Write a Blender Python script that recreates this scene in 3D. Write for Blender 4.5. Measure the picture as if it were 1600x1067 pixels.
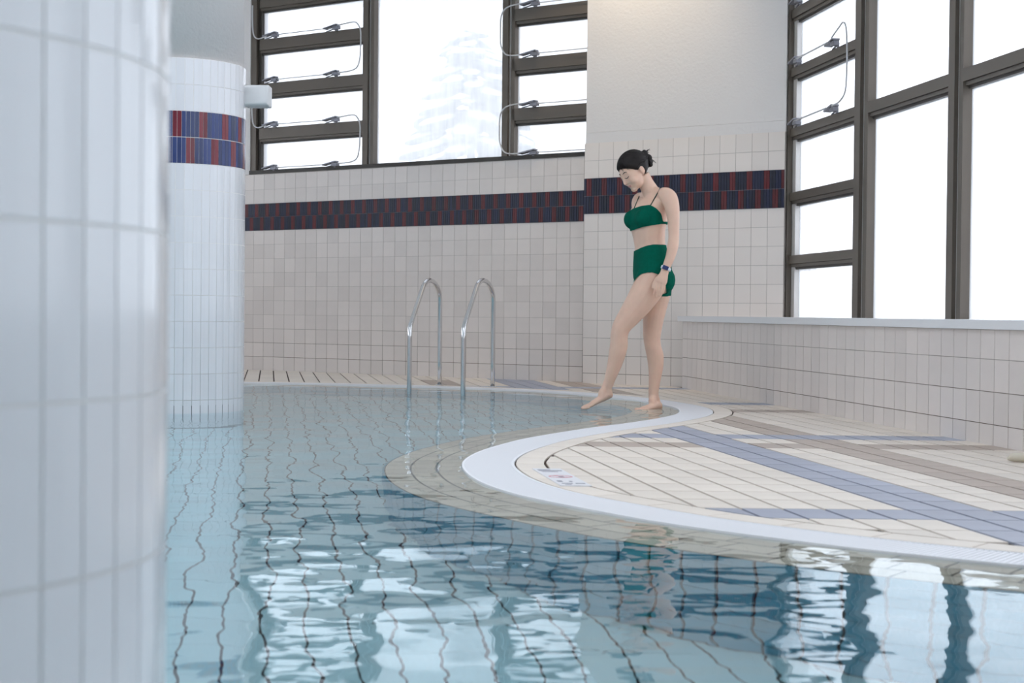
import bpy, bmesh, math, random
import numpy as np
from mathutils import Vector, Matrix
from mathutils.bvhtree import BVHTree
from mathutils.geometry import tessellate_polygon

random.seed(7)
for o in list(bpy.data.objects):
    bpy.data.objects.remove(o)
sc = bpy.context.scene
COL = sc.collection

# ------------------------------------------------------------------ camera
F = 2550.0
CAM_H = 0.58
PITCH = math.atan(44.2 / F)
ROLL = math.atan(0.0096)
fw = Vector((0, math.cos(PITCH), -math.sin(PITCH)))
up0 = Vector((0, math.sin(PITCH), math.cos(PITCH)))
rt0 = Vector((1, 0, 0))
rt = rt0 * math.cos(ROLL) + up0 * math.sin(ROLL)
up = up0 * math.cos(ROLL) - rt0 * math.sin(ROLL)
CAM = Vector((0, 0, CAM_H))
cd = bpy.data.cameras.new('camera')
cam = bpy.data.objects.new('camera', cd)
COL.objects.link(cam)
m = Matrix((rt, up, -fw)).transposed().to_4x4()
m.translation = CAM
cam.matrix_world = m
cd.sensor_width = 36.0
cd.lens = F / 1600 * 36
cd.clip_start = 0.05
cd.clip_end = 500
cd.dof.use_dof = True
cd.dof.focus_distance = 9.8
cd.dof.aperture_fstop = 7.0
sc.camera = cam

# ------------------------------------------------------------------ light and exposure
SKY = 3.3
w = bpy.data.worlds.new('overcast_sky')
sc.world = w
w.use_nodes = True
bg = w.node_tree.nodes['Background']
bg.inputs[0].default_value = (0.98, 0.985, 1.0, 1)
bg.inputs[1].default_value = SKY
sc.view_settings.view_transform = 'Standard'
sc.view_settings.look = 'None'
sc.view_settings.gamma = 1.0
sc.view_settings.use_curve_mapping = False
sc.view_settings.exposure = -0.22
cy = sc.cycles
cy.use_denoising = True
cy.max_bounces = 14
cy.diffuse_bounces = 6
cy.glossy_bounces = 5
cy.transmission_bounces = 8
cy.transparent_max_bounces = 12
cy.caustics_refractive = True
cy.caustics_reflective = True
cy.sample_clamp_indirect = 6.0


def portal(name, center, normal, wx, wz):
    l = bpy.data.lights.new(name, 'AREA')
    l.shape = 'RECTANGLE'
    l.size = wx
    l.size_y = wz
    l.cycles.is_portal = True
    o = bpy.data.objects.new(name, l)
    COL.objects.link(o)
    n = Vector(normal).normalized()
    zax = -n
    yax = Vector((0, 0, 1))
    xax = yax.cross(zax).normalized()
    mm = Matrix((xax, yax, zax)).transposed().to_4x4()
    mm.translation = Vector(center)
    o.matrix_world = mm
    return o


# ------------------------------------------------------------------ helpers
def ray(x, y):
    return rt * ((x - 800) / F) - up * ((y - 533.5) / F) + fw


def P(x, y, z=0.0):
    d = ray(x, y)
    return CAM + d * ((z - CAM_H) / d.z)


def on_plane(x, y, p0, n):
    d = ray(x, y)
    n = Vector(n)
    return CAM + d * ((Vector(p0) - CAM).dot(n) / d.dot(n))


def tag(o, label=None, cat=None, group=None, kind=None):
    if label: o['label'] = label
    if cat: o['category'] = cat
    if group: o['group'] = group
    if kind: o['kind'] = kind
    return o


def link(name, me, mat=None, parent=None):
    o = bpy.data.objects.new(name, me)
    COL.objects.link(o)
    if mat is not None and me is not None and len(me.materials) == 0:
        for mm in (mat if isinstance(mat, (list, tuple)) else [mat]):
            me.materials.append(mm)
    if parent is not None:
        o.parent = parent
    return o


def empty(name, loc=(0, 0, 0)):
    o = bpy.data.objects.new(name, None)
    COL.objects.link(o)
    o.location = loc
    return o


class MB:
    def __init__(s):
        s.v = []
        s.f = []
        s.m = []

    def poly(s, pts, mi=0):
        b = len(s.v)
        s.v += [tuple(p) for p in pts]
        s.f.append(tuple(range(b, b + len(pts))))
        s.m.append(mi)

    def hexa(s, p, mi=0):  # 8 corners: bottom 4 ccw, top 4 ccw
        b = len(s.v)
        s.v += [tuple(q) for q in p]
        for q in ((3, 2, 1, 0), (4, 5, 6, 7), (0, 1, 5, 4), (1, 2, 6, 5), (2, 3, 7, 6), (3, 0, 4, 7)):
            s.f.append(tuple(b + i for i in q))
            s.m.append(mi)

    def box(s, c, size, R=None, mi=0):
        hx, hy, hz = size[0] / 2, size[1] / 2, size[2] / 2
        pts = []
        for z in (-hz, hz):
            for x, y in ((-hx, -hy), (hx, -hy), (hx, hy), (-hx, hy)):
                q = Vector((x, y, z))
                if R is not None: q = R @ q
                pts.append(q + Vector(c))
        s.hexa(pts, mi)

    def prism(s, pts2, z0, z1, mi=0):  # pts2 ccw
        b = len(s.v)
        n = len(pts2)
        s.v += [(p[0], p[1], z0) for p in pts2] + [(p[0], p[1], z1) for p in pts2]
        s.f.append(tuple(b + n + i for i in range(n)))
        s.m.append(mi)
        s.f.append(tuple(b + n - 1 - i for i in range(n)))
        s.m.append(mi)
        for i in range(n):
            j = (i + 1) % n
            s.f.append((b + i, b + j, b + n + j, b + n + i))
            s.m.append(mi)

    def tube(s, pts, r, n=10, mi=0):
        pts = [Vector(p) for p in pts]
        b = len(s.v)
        prev = None
        for i, p in enumerate(pts):
            t = (pts[min(i + 1, len(pts) - 1)] - pts[max(i - 1, 0)]).normalized()
            if prev is None:
                a = Vector((0, 0, 1)) if abs(t.z) < .9 else Vector((1, 0, 0))
                u = t.cross(a).normalized()
            else:
                u = (prev - t * prev.dot(t)).normalized()
            prev = u
            v = t.cross(u)
            rr = r[i] if isinstance(r, (list, tuple)) else r
            for k in range(n):
                a = 2 * math.pi * k / n
                s.v.append(tuple(p + u * (rr * math.cos(a)) + v * (rr * math.sin(a))))
        for i in range(len(pts) - 1):
            for k in range(n):
                k2 = (k + 1) % n
                s.f.append((b + i * n + k, b + i * n + k2, b + (i + 1) * n + k2, b + (i + 1) * n + k))
                s.m.append(mi)
        s.f.append(tuple(b + n - 1 - k for k in range(n)))
        s.m.append(mi)
        e = b + (len(pts) - 1) * n
        s.f.append(tuple(e + k for k in range(n)))
        s.m.append(mi)

    def loft(s, rings, mi=0):
        b = len(s.v)
        n = len(rings[0])
        for r in rings:
            s.v += [tuple(p) for p in r]
        for i in range(len(rings) - 1):
            for k in range(n):
                k2 = (k + 1) % n
                s.f.append((b + i * n + k, b + i * n + k2, b + (i + 1) * n + k2, b + (i + 1) * n + k))
                s.m.append(mi)
        s.f.append(tuple(b + n - 1 - k for k in range(n)))
        s.m.append(mi)
        e = b + (len(rings) - 1) * n
        s.f.append(tuple(e + k for k in range(n)))
        s.m.append(mi)

    def ellipsoid(s, c, axes, nu=16, nv=10, mi=0):
        c = Vector(c)
        ax = [Vector(a) for a in axes]
        rings = []
        for j in range(1, nv):
            th = math.pi * j / nv
            rings.append([c - ax[2] * math.cos(th) + (ax[0] * math.cos(2 * math.pi * k / nu) + ax[1] * math.sin(2 * math.pi * k / nu)) * math.sin(th) for k in range(nu)])
        s.loft(rings, mi)

    def mesh(s, name, mats=None, smooth=False):
        me = bpy.data.meshes.new(name)
        me.from_pydata(s.v, [], s.f)
        if mats is not None:
            for mm in (mats if isinstance(mats, (list, tuple)) else [mats]):
                me.materials.append(mm)
        me.polygons.foreach_set('material_index', s.m)
        if smooth:
            me.polygons.foreach_set('use_smooth', [True] * len(s.f))
        me.update()
        return me

    def build(s, name, mats, parent=None, smooth=False):
        return link(name, s.mesh(name, mats, smooth), None, parent)


# ------------------------------------------------------------------ materials
def mat(name, col, rough=.5, metal=0.0, var=0.0, rnd=None, noise=0.0, nscale=8.0, bump=0.0, bscale=60.0, spec=None, coat=0.0, sss=0.0):
    M = bpy.data.materials.new(name)
    M.use_nodes = True
    nt = M.node_tree
    b = nt.nodes['Principled BSDF']
    b.inputs['Base Color'].default_value = (*col, 1)
    b.inputs['Roughness'].default_value = rough
    b.inputs['Metallic'].default_value = metal
    if spec is not None: b.inputs['Specular IOR Level'].default_value = spec
    if coat: b.inputs['Coat Weight'].default_value = coat
    if sss:
        b.inputs['Subsurface Weight'].default_value = sss
        b.inputs['Subsurface Radius'].default_value = (.02, .008, .005)
        b.inputs['Subsurface Scale'].default_value = .5
    out = None
    if var:
        src = nt.nodes.new('ShaderNodeObjectInfo' if rnd == 'obj' else 'ShaderNodeNewGeometry')
        sock = src.outputs['Random'] if rnd == 'obj' else src.outputs['Random Per Island']
        mr = nt.nodes.new('ShaderNodeMapRange')
        mr.inputs[3].default_value = 1 - var
        mr.inputs[4].default_value = 1 + var * .6
        nt.links.new(sock, mr.inputs[0])
        mx = nt.nodes.new('ShaderNodeMix')
        mx.data_type = 'RGBA'
        mx.blend_type = 'MULTIPLY'
        mx.inputs[0].default_value = 1
        mx.inputs[6].default_value = (*col, 1)
        nt.links.new(mr.outputs[0], mx.inputs[7])
        out = mx.outputs[2]
    if noise:
        tc = nt.nodes.new('ShaderNodeTexCoord')
        nz = nt.nodes.new('ShaderNodeTexNoise')
        nz.inputs['Scale'].default_value = nscale
        nz.inputs['Detail'].default_value = 4
        nt.links.new(tc.outputs['Object'], nz.inputs['Vector'])
        mr = nt.nodes.new('ShaderNodeMapRange')
        mr.inputs[1].default_value = .3
        mr.inputs[2].default_value = .7
        mr.inputs[3].default_value = 1 - noise
        mr.inputs[4].default_value = 1 + noise * .5
        nt.links.new(nz.outputs[0], mr.inputs[0])
        mx = nt.nodes.new('ShaderNodeMix')
        mx.data_type = 'RGBA'
        mx.blend_type = 'MULTIPLY'
        mx.inputs[0].default_value = 1
        if out is not None:
            nt.links.new(out, mx.inputs[6])
        else:
            mx.inputs[6].default_value = (*col, 1)
        nt.links.new(mr.outputs[0], mx.inputs[7])
        out = mx.outputs[2]
    if out is not None:
        nt.links.new(out, b.inputs['Base Color'])
    if bump:
        tc = nt.nodes.new('ShaderNodeTexCoord')
        nz = nt.nodes.new('ShaderNodeTexNoise')
        nz.inputs['Scale'].default_value = bscale
        nz.inputs['Detail'].default_value = 3
        nt.links.new(tc.outputs['Object'], nz.inputs['Vector'])
        bp = nt.nodes.new('ShaderNodeBump')
        bp.inputs['Strength'].default_value = 1
        bp.inputs['Distance'].default_value = bump
        nt.links.new(nz.outputs[0], bp.inputs['Height'])
        nt.links.new(bp.outputs[0], b.inputs['Normal'])
    return M


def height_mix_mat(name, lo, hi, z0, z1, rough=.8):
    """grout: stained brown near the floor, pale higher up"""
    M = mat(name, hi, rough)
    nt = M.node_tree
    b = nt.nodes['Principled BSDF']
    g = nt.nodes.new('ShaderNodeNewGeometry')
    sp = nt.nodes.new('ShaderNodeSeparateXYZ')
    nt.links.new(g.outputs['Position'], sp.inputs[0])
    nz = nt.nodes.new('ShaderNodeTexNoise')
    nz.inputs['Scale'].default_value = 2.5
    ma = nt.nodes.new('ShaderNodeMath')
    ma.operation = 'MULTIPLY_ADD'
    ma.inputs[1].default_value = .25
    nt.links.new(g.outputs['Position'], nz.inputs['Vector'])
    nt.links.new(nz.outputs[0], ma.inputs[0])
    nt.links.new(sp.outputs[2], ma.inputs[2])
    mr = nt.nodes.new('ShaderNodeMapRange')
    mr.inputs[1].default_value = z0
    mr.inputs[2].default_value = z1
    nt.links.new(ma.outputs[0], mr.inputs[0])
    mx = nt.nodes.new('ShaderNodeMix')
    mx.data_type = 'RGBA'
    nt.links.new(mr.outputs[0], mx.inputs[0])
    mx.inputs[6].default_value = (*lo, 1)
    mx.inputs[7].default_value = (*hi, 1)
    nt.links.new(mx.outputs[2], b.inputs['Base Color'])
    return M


WALL = (.70, .64, .60)
M_wt = mat('glazed_wall_tile', WALL, .3, var=.06, rnd='obj', noise=.03, nscale=10)
M_wt_i = mat('glazed_wall_tile_far', WALL, .3, var=.07, rnd='island')
M_pt = mat('pier_tile', (.76, .695, .645), .28, var=.035, rnd='obj')
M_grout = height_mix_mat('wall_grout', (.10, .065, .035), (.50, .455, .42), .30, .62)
M_plaster = mat('plaster', (.73, .705, .69), .85, bump=.0025, bscale=45)
M_ceil = mat('ceiling_paint', (.85, .85, .85), .9)
M_ct = mat('column_tile', (.80, .795, .815), .16, var=.03, rnd='obj', coat=.2)
M_ct_i = mat('column_tile_far', (.80, .795, .815), .16, var=.03, rnd='island', coat=.2)
M_cgrout = mat('column_grout', (.84, .82, .80), .8)
M_dgrout = mat('column_grout_stained', (.02, .025, .03), .8)
M_navy = mat('navy_band_tile', (.004, .007, .030), .3, var=.5, rnd='island', spec=.3)
M_red = mat('red_band_tile', (.095, .006, .009), .3, var=.3, rnd='island', spec=.3)
M_navy_c = mat('navy_column_tile', (.03, .05, .16), .2, var=.5, rnd='island')
M_red_c = mat('red_column_tile', (.19, .02, .035), .2, var=.3, rnd='island')
M_bgrout = mat('band_grout', (.16, .15, .17), .8)
M_bronze = mat('bronze_aluminium', (.125, .105, .085), .45, metal=.25)
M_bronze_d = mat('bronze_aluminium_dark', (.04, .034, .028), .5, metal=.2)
M_alu = mat('pale_aluminium', (.62, .60, .58), .4, metal=.4)
M_opener = mat('grey_operator', (.22, .22, .25), .45, metal=.3)
M_cable = mat('grey_cable', (.62, .62, .63), .4)
M_sill = mat('white_sill', (.74, .74, .75), .4)
M_cream = mat('cream_deck_tile', (.80, .715, .625), .5, var=.06, rnd='obj', noise=.06, nscale=5)
M_cream_i = mat('cream_deck_tile_far', (.80, .715, .625), .5, var=.06, rnd='island')
M_blue = mat('blue_deck_tile', (.36, .38, .46), .42, var=.08, rnd='obj', noise=.08, nscale=6)
M_blue_i = mat('blue_deck_tile_far', (.36, .38, .46), .42, var=.08, rnd='island')
M_brown = mat('brown_deck_tile', (.47, .385, .325), .5, var=.06, rnd='obj', noise=.06, nscale=5)
M_brown_i = mat('brown_deck_tile_far', (.47, .385, .325), .5, var=.06, rnd='island')
M_deckgrout = mat('deck_grout', (.06, .035, .022), .9)
M_border = mat('cream_border_tile', (.82, .735, .645), .5, var=.04, rnd='obj', noise=.05, nscale=5)
M_grate = mat('white_grating', (.86, .86, .88), .45)
M_dark = mat('dark_channel', (.05, .045, .04), .9)
M_edge = mat('greige_edge_tile', (.78, .67, .54), .5, var=.12, rnd='obj', noise=.08, nscale=9)
M_edge_i = mat('greige_edge_tile_far', (.78, .67, .54), .5, var=.12, rnd='island')
M_edgegrout = mat('edge_grout', (.04, .03, .022), .9)
M_pool = mat('turquoise_pool_tile', (.56, .80, .84), .5, var=.05, rnd='obj')
M_pool_i = mat('turquoise_pool_tile_far', (.56, .80, .84), .5, var=.05, rnd='island')
M_poolwall = mat('blue_pool_wall_tile', (.17, .46, .60), .5, var=.10, rnd='island')
M_poolgrout = mat('pool_grout', (.05, .055, .06), .9)
M_steel = mat('stainless_steel', (.72, .72, .73), .16, metal=1.0)
M_box = mat('white_plastic', (.72, .72, .72), .4)
M_black = mat('black_rubber', (.01, .01, .012), .6)
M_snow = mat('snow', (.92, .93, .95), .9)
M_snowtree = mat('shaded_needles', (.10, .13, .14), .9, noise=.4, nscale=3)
M_plaque = mat('white_plaque', (.76, .75, .77), .4)
M_ink = mat('grey_ink', (.22, .22, .27), .6)
M_pink = mat('faded_red_ink', (.72, .35, .38), .6)
M_hose = mat('cream_hose', (.62, .56, .45), .5)

# glass with condensation
M_pane = bpy.data.materials.new('misted_glass')
M_pane.use_nodes = True
nt = M_pane.node_tree
nt.nodes.clear()
o_ = nt.nodes.new('ShaderNodeOutputMaterial')
tr = nt.nodes.new('ShaderNodeBsdfTransparent')
tr.inputs[0].default_value = (.93, .96, 1, 1)
tl = nt.nodes.new('ShaderNodeBsdfTranslucent')
tl.inputs[0].default_value = (.90, .93, .97, 1)
mx = nt.nodes.new('ShaderNodeMixShader')
tc = nt.nodes.new('ShaderNodeTexCoord')
mp = nt.nodes.new('ShaderNodeMapping')
mp.inputs['Scale'].default_value = (9, 9, 1.2)
nz = nt.nodes.new('ShaderNodeTexNoise')
nz.inputs['Scale'].default_value = 1.6
nz.inputs['Detail'].default_value = 5
mr = nt.nodes.new('ShaderNodeMapRange')
mr.inputs[1].default_value = .3
mr.inputs[2].default_value = .7
mr.inputs[3].default_value = .44
mr.inputs[4].default_value = .58
nt.links.new(tc.outputs['Object'], mp.inputs[0])
nt.links.new(mp.outputs[0], nz.inputs['Vector'])
nt.links.new(nz.outputs[0], mr.inputs[0])
nt.links.new(mr.outputs[0], mx.inputs[0])
nt.links.new(tr.outputs[0], mx.inputs[1])
nt.links.new(tl.outputs[0], mx.inputs[2])
nt.links.new(mx.outputs[0], o_.inputs[0])

# ------------------------------------------------------------------ layout lines
DB = Vector((.82, -.572, 0)).normalized()          # back wall and pier direction
NB = Vector((DB.y, -DB.x, 0))                      # towards the room
if NB.y > 0: NB = -NB
WB0 = Vector((-1.0, 14.83, 0))                     # point of the back wall
PI0 = Vector((.589, 13.558, 0))                    # left edge of the pier
DR = Vector((.147, -.989, 0)).normalized()         # right wall direction
NR = Vector((DR.y, -DR.x, 0))
if NR.x > 0: NR = -NR
WR0 = Vector((1.344, 12.839, 0))
q = on_plane(1222, 614, PI0, NB)
PI1 = Vector((q.x, q.y, 0))                        # right edge of the pier
WW0 = PI1 + Vector((.02, .0, 0))                   # window plane on the right
PIER_W = (PI1 - PI0).length
CEIL = 4.3
XL, YN = -6.5, -3.0                                # left and near walls
angB = math.atan2(DB.y, DB.x)
angR = math.atan2(DR.y, DR.x)
RB = Matrix.Rotation(angB, 3, 'Z')
RR = Matrix.Rotation(angR, 3, 'Z')


def sB(x, y=300, off=0.0):   # distance along the back wall of a pixel column
    q = on_plane(x, y, WB0 + NB * off, NB)
    return (q - WB0).dot(DB)


def sR(x, y=300):
    q = on_plane(x, y, WW0, NR)
    return (q - WW0).dot(DR)


# pool edge (line between the wet edge tiles and the grating)
B_px = [(1600, 887), (1469, 874), (1329, 859), (1206, 843), (1031, 819), (900, 794), (827, 780), (771, 764), (737, 748),
        (720.5, 730), (726, 719), (749, 706.6), (782, 696.5), (816, 687.5), (852.5, 681), (918, 670.5), (984, 662), (1028, 655),
        (1057, 648.6), (1062, 642), (1052, 637), (1023, 631), (984, 625), (931, 619.7), (879, 615), (815, 611.5), (710, 607),
        (535, 602), (382, 599.5)]
Bp = [(2.815, 2.80), (2.3, 3.08), (1.7, 3.45)] + [tuple(P(*q)[:2]) for q in B_px] + [(-3.2, 12.95), (-4.6, 12.8), (XL + .001, 12.5)]
Bp = np.array(Bp)
seg = np.hypot(*(np.diff(Bp, axis=0).T))
cum = np.concatenate([[0], np.cumsum(seg)])
# Catmull-Rom through the traced points, resampled every 3 cm and smoothed
dense = []
for i in range(len(Bp) - 1):
    p0, p1, p2, p3 = Bp[max(i - 1, 0)], Bp[i], Bp[i + 1], Bp[min(i + 2, len(Bp) - 1)]
    for t in np.linspace(0, 1, 16, endpoint=False):
        dense.append(.5 * ((2 * p1) + (-p0 + p2) * t + (2 * p0 - 5 * p1 + 4 * p2 - p3) * t * t + (-p0 + 3 * p1 - 3 * p2 + p3) * t ** 3))
dense.append(Bp[-1])
dense = np.array(dense)
cum = np.concatenate([[0], np.cumsum(np.hypot(*(np.diff(dense, axis=0).T)))])
L = cum[-1]
N = int(L / .03)
ss = np.linspace(0, L, N + 1)
BC = np.stack([np.interp(ss, cum, dense[:, 0]), np.interp(ss, cum, dense[:, 1])], 1)
for _ in range(14):
    k = np.array([1, 2, 3, 2, 1]) / 9
    pad = np.concatenate([BC[:1]] * 2 + [BC] + [BC[-1:]] * 2)
    BC2 = sum(k[j] * pad[j:j + len(BC)] for j in range(5))
    BC2[:3] = BC[:3]
    BC2[-3:] = BC[-3:]
    BC = BC2
tan = np.gradient(BC, axis=0)
tan /= np.hypot(tan[:, 0], tan[:, 1])[:, None]
# the curve runs right -> left with the deck on its right-hand side
BN = np.stack([tan[:, 1], -tan[:, 0]], 1)
for _ in range(4):
    BN[1:-1] = (BN[:-2] + BN[1:-1] * 2 + BN[2:]) / 4
BN /= np.hypot(BN[:, 0], BN[:, 1])[:, None]
SC = np.concatenate([[0], np.cumsum(np.hypot(*(np.diff(BC, axis=0).T)))])


def off_pts(d):
    return BC + BN * d


def off_at(s, d):
    x = np.interp(s, SC, BC[:, 0]) + np.interp(s, SC, BN[:, 0]) * d
    y = np.interp(s, SC, BC[:, 1]) + np.interp(s, SC, BN[:, 1]) * d
    return (x, y)


def sdist(pt):
    """signed distance to the pool edge, positive on the deck"""
    d = BC - np.array(pt)
    i = int(np.argmin(d[:, 0] ** 2 + d[:, 1] ** 2))
    i = min(max(i, 1), len(BC) - 2)
    v = np.array(pt) - BC[i]
    best = None
    for a, b in ((BC[i - 1], BC[i]), (BC[i], BC[i + 1])):
        e = b - a
        t = min(max(((pt - a) @ e) / (e @ e), 0), 1)
        r = pt - a - t * e
        dd = math.hypot(*r)
        sgn = e[0] * (pt - a)[1] - e[1] * (pt - a)[0]
        if best is None or dd < best[0]:
            best = (dd, -1 if sgn > 0 else 1)
    return best[0] * best[1]


def clip_phi(poly, phi):
    """clip polygon to phi > 0 (edges subdivided for curved borders)"""
    pts = []
    n = len(poly)
    for i in range(n):
        a, b = np.array(poly[i]), np.array(poly[(i + 1) % n])
        for t in (0, .25, .5, .75):
            pts.append(a + (b - a) * t)
    val = [phi(p) for p in pts]
    if min(val) > 0: return poly
    if max(val) <= 0: return None
    out = []
    for i in range(len(pts)):
        j = (i + 1) % len(pts)
        if val[i] > 0: out.append(pts[i])
        if (val[i] > 0) != (val[j] > 0):
            out.append(pts[i] + (pts[j] - pts[i]) * (val[i] / (val[i] - val[j])))
    return out if len(out) > 2 else None


def area(poly):
    a = 0
    for i in range(len(poly)):
        j = (i + 1) % len(poly)
        a += poly[i][0] * poly[j][1] - poly[j][0] * poly[i][1]
    return a / 2


def flat(name, pts2, z, m_, parent=None, flip=False, holes=()):
    loops = [[Vector((p[0], p[1], 0)) for p in pts2]] + [[Vector((p[0], p[1], 0)) for p in h] for h in holes]
    tris = tessellate_polygon(loops)
    pts2 = list(pts2) + [p for h in holes for p in h]
    me = bpy.data.meshes.new(name)
    fs = []
    for t in tris:
        a, b, c = (Vector((pts2[i][0], pts2[i][1], 0)) for i in t)
        up_ = (b - a).cross(c - a).z > 0
        fs.append(tuple(t) if up_ != flip else tuple(reversed(t)))
    me.from_pydata([(p[0], p[1], z) for p in pts2], [], fs)
    me.update()
    return link(name, me, m_, parent)


def in_view(p, margin=40):
    v = Vector(p) - CAM
    dz = v.dot(fw)
    if dz < .3: return False
    x = 800 + F * v.dot(rt) / dz
    y = 533.5 - F * v.dot(up) / dz
    return -margin < x < 1600 + margin and -margin < y < 1067 + margin


# ================================================================== SETTING
DECK = .006
# --- floor slab and its tiles
def stepped(arr, k=2):
    return [tuple(p) for p in arr[::k]]
C_line = stepped(off_pts(.20))
slab = C_line + [(XL, 19.0), (4.6, 19.4), (4.6, 2.6)]
floor = flat('floor', slab, 0.0, M_deckgrout)
tag(floor, 'tiled pool deck of cream tiles with blue and brown stripes', kind='structure')

ROW, SL = .1241, .1486
YJ = [7.335 + .2614 * k for k in range(-6, 40)]
YJ = sorted([YJ[0] - .229 * k for k in range(1, 15)] + YJ)
C0 = 1.143 / .989


def wall_phi(p):
    v = Vector((p[0], p[1], 0))
    a = (v - WR0).dot(NR)
    if v.y > 11.5:
        b = (v - PI0).dot(NB) if (v - PI0).dot(DB) > 0 else (v - WB0).dot(NB)
        a = min(a, b)
    return a


tiles = []
for j in range(len(YJ) - 1):
    y0, y1 = YJ[j], YJ[j + 1]
    if y0 > 18.5: continue
    for i in range(-46, 24):
        c = C0 + i * ROW
        g = .006
        quad = [(c + g - SL * (y0 + .004), y0 + .004), (c + ROW - g - SL * (y0 + .004), y0 + .004), (c + ROW - g - SL * (y1 - g * .5), y1 - g * .5), (c + g - SL * (y1 - g * .5), y1 - g * .5)]
        cx = sum(p[0] for p in quad) / 4
        cyy = sum(p[1] for p in quad) / 4
        if cx < XL or cx > 4: continue
        d = sdist(np.array((cx, cyy)))
        if d < .05: continue
        if wall_phi((cx, cyy)) < -.16: continue
        poly = quad
        if d < .65:
            poly = clip_phi(poly, lambda p: sdist(p) - .322)
            if poly is None: continue
        poly = clip_phi([tuple(p) for p in poly], wall_phi)
        if poly is None or abs(area(poly)) < .0012: continue
        # colour
        ym = (y0 + y1) / 2
        k = i
        colr = 'cream'
        if k in (10, 11): colr = 'brown'
        for ya, yb in ((7.07, 7.34), (9.8, 10.05)):
            if ya < ym < yb and k not in (6, 7): colr = 'brown'
        for ya, yb in ((7.59, 7.86), (4.59, 4.86), (10.4, 10.7), (12.6, 12.85)):
            if ya < ym < yb: colr = 'blue'
        if k in (6, 7) and ym < 9.5: colr = 'blue'
        if k in (6, 7, 8) and ym > 12.2: colr = 'blue'
        if k in (1, 2) and 11.8 < ym < 14: colr = 'brown'
        if k in (14, 15) and ym < 7: colr = 'cream'
        tiles.append((cyy, cx, poly, colr))
tiles.sort(key=lambda t: (0 if in_view((t[1], t[0], 0)) else 1, t[0]))
mm = {'cream': (M_cream, M_cream_i), 'blue': (M_blue, M_blue_i), 'brown': (M_brown, M_brown_i)}
rest = MB()
idx = {'cream': 0, 'blue': 1, 'brown': 2}
for n_, (yy, xx, poly, colr) in enumerate(tiles):
    if area(poly) < 0: poly = poly[::-1]
    if n_ < 300:
        b = MB()
        b.prism([(p[0] - xx, p[1] - yy) for p in poly], 0, DECK)
        o = b.build('deck_tile', mm[colr][0], floor)
        o.location = (xx, yy, 0)
    else:
        rest.prism(poly, 0, DECK, idx[colr])
o = rest.build('deck_tiles_far', [M_cream_i, M_blue_i, M_brown_i], floor)
o['kind'] = 'stuff'


def ring_tiles(name, parent, d0, d1, length, z0, z1, m_obj, m_far, gap=.003, base=-.02, smin=0, smax=None, phase=0.0):
    """tiles that follow the pool edge between two offsets; heights z0 at d0 and z1 at d1"""
    smax = smax or SC[-1]
    s = smin + phase
    cand = []
    while s < smax - length:
        a, b = s + gap, s + length - gap
        pts = []
        for d in (d0 + gap, d1 - gap):
            pts.append([off_at(t, d) for t in (a, (a + b) / 2, b)])
        cxy = off_at((a + b) / 2, (d0 + d1) / 2)
        cand.append((pts, cxy))
        s += length
    cand.sort(key=lambda c: (0 if in_view((*c[1], 0)) else 1, c[1][1]))
    far = MB()
    for n_, (pts, cxy) in enumerate(cand):
        b = MB() if n_ < 100 else far
        ox, oy = cxy if n_ < 100 else (0, 0)
        lo = [(p[0] - ox, p[1] - oy) for p in pts[0]]
        hi = [(p[0] - ox, p[1] - oy) for p in pts[1]]
        for k in range(2):
            b.hexa([(*lo[k], base), (*lo[k + 1], base), (*hi[k + 1], base), (*hi[k], base),
                    (*lo[k], z0), (*lo[k + 1], z0), (*hi[k + 1], z1), (*hi[k], z1)])
        if n_ < 100:
            o = b.build(name, m_obj, parent)
            bm = bmesh.new()
            bm.from_mesh(o.data)
            bmesh.ops.recalc_face_normals(bm, faces=bm.faces)
            bm.to_mesh(o.data)
            bm.free()
            o.location = (ox, oy, 0)
    if far.f:
        o = far.build(name + 's_far', m_far, parent)
        o['kind'] = 'stuff'


ring_tiles('border_tile', floor, .203, .315, .30, DECK, DECK, M_border, M_border, base=0.0)

# --- overflow grating: white cross slats over a dark channel
gr = empty('overflow_grating', (0, 0, 0))
tag(gr, 'white slatted overflow grating curving along the pool edge', 'grating')
b = MB()
a0, a1 = off_pts(-.002), off_pts(.205)
for i in range(0, len(BC) - 2, 2):
    j = i + 2
    b.poly([(*a0[i], -.03), (*a1[i], -.03), (*a1[j], -.03), (*a0[j], -.03)])
b.build('channel', M_dark, gr)
b = MB()
s = 0.0
while s < SC[-1] - .02:
    p = [off_at(s, .006), off_at(s + .0120, .006), off_at(s + .0120, .192), off_at(s, .192)]
    if area(p) < 0: p = p[::-1]
    b.prism(p, -.012, DECK - .001)
    s += .0165
o = b.build('slats', M_grate, gr)
o['kind'] = 'stuff'
for d0, d1 in ((.0, .008), (.188, .199)):
    b = MB()
    a0, a1 = off_pts(d0), off_pts(d1)
    for i in range(0, len(BC) - 2, 2):
        j = i + 2
        b.hexa([(*a0[i], -.03), (*a0[j], -.03), (*a1[j], -.03), (*a1[i], -.03),
                (*a0[i], DECK), (*a0[j], DECK), (*a1[j], DECK), (*a1[i], DECK)])
    o = b.build('grating_rail', M_grate, gr)
    bm = bmesh.new()
    bm.from_mesh(o.data)
    bmesh.ops.recalc_face_normals(bm, faces=bm.faces)
    bm.to_mesh(o.data)
    bm.free()

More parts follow.
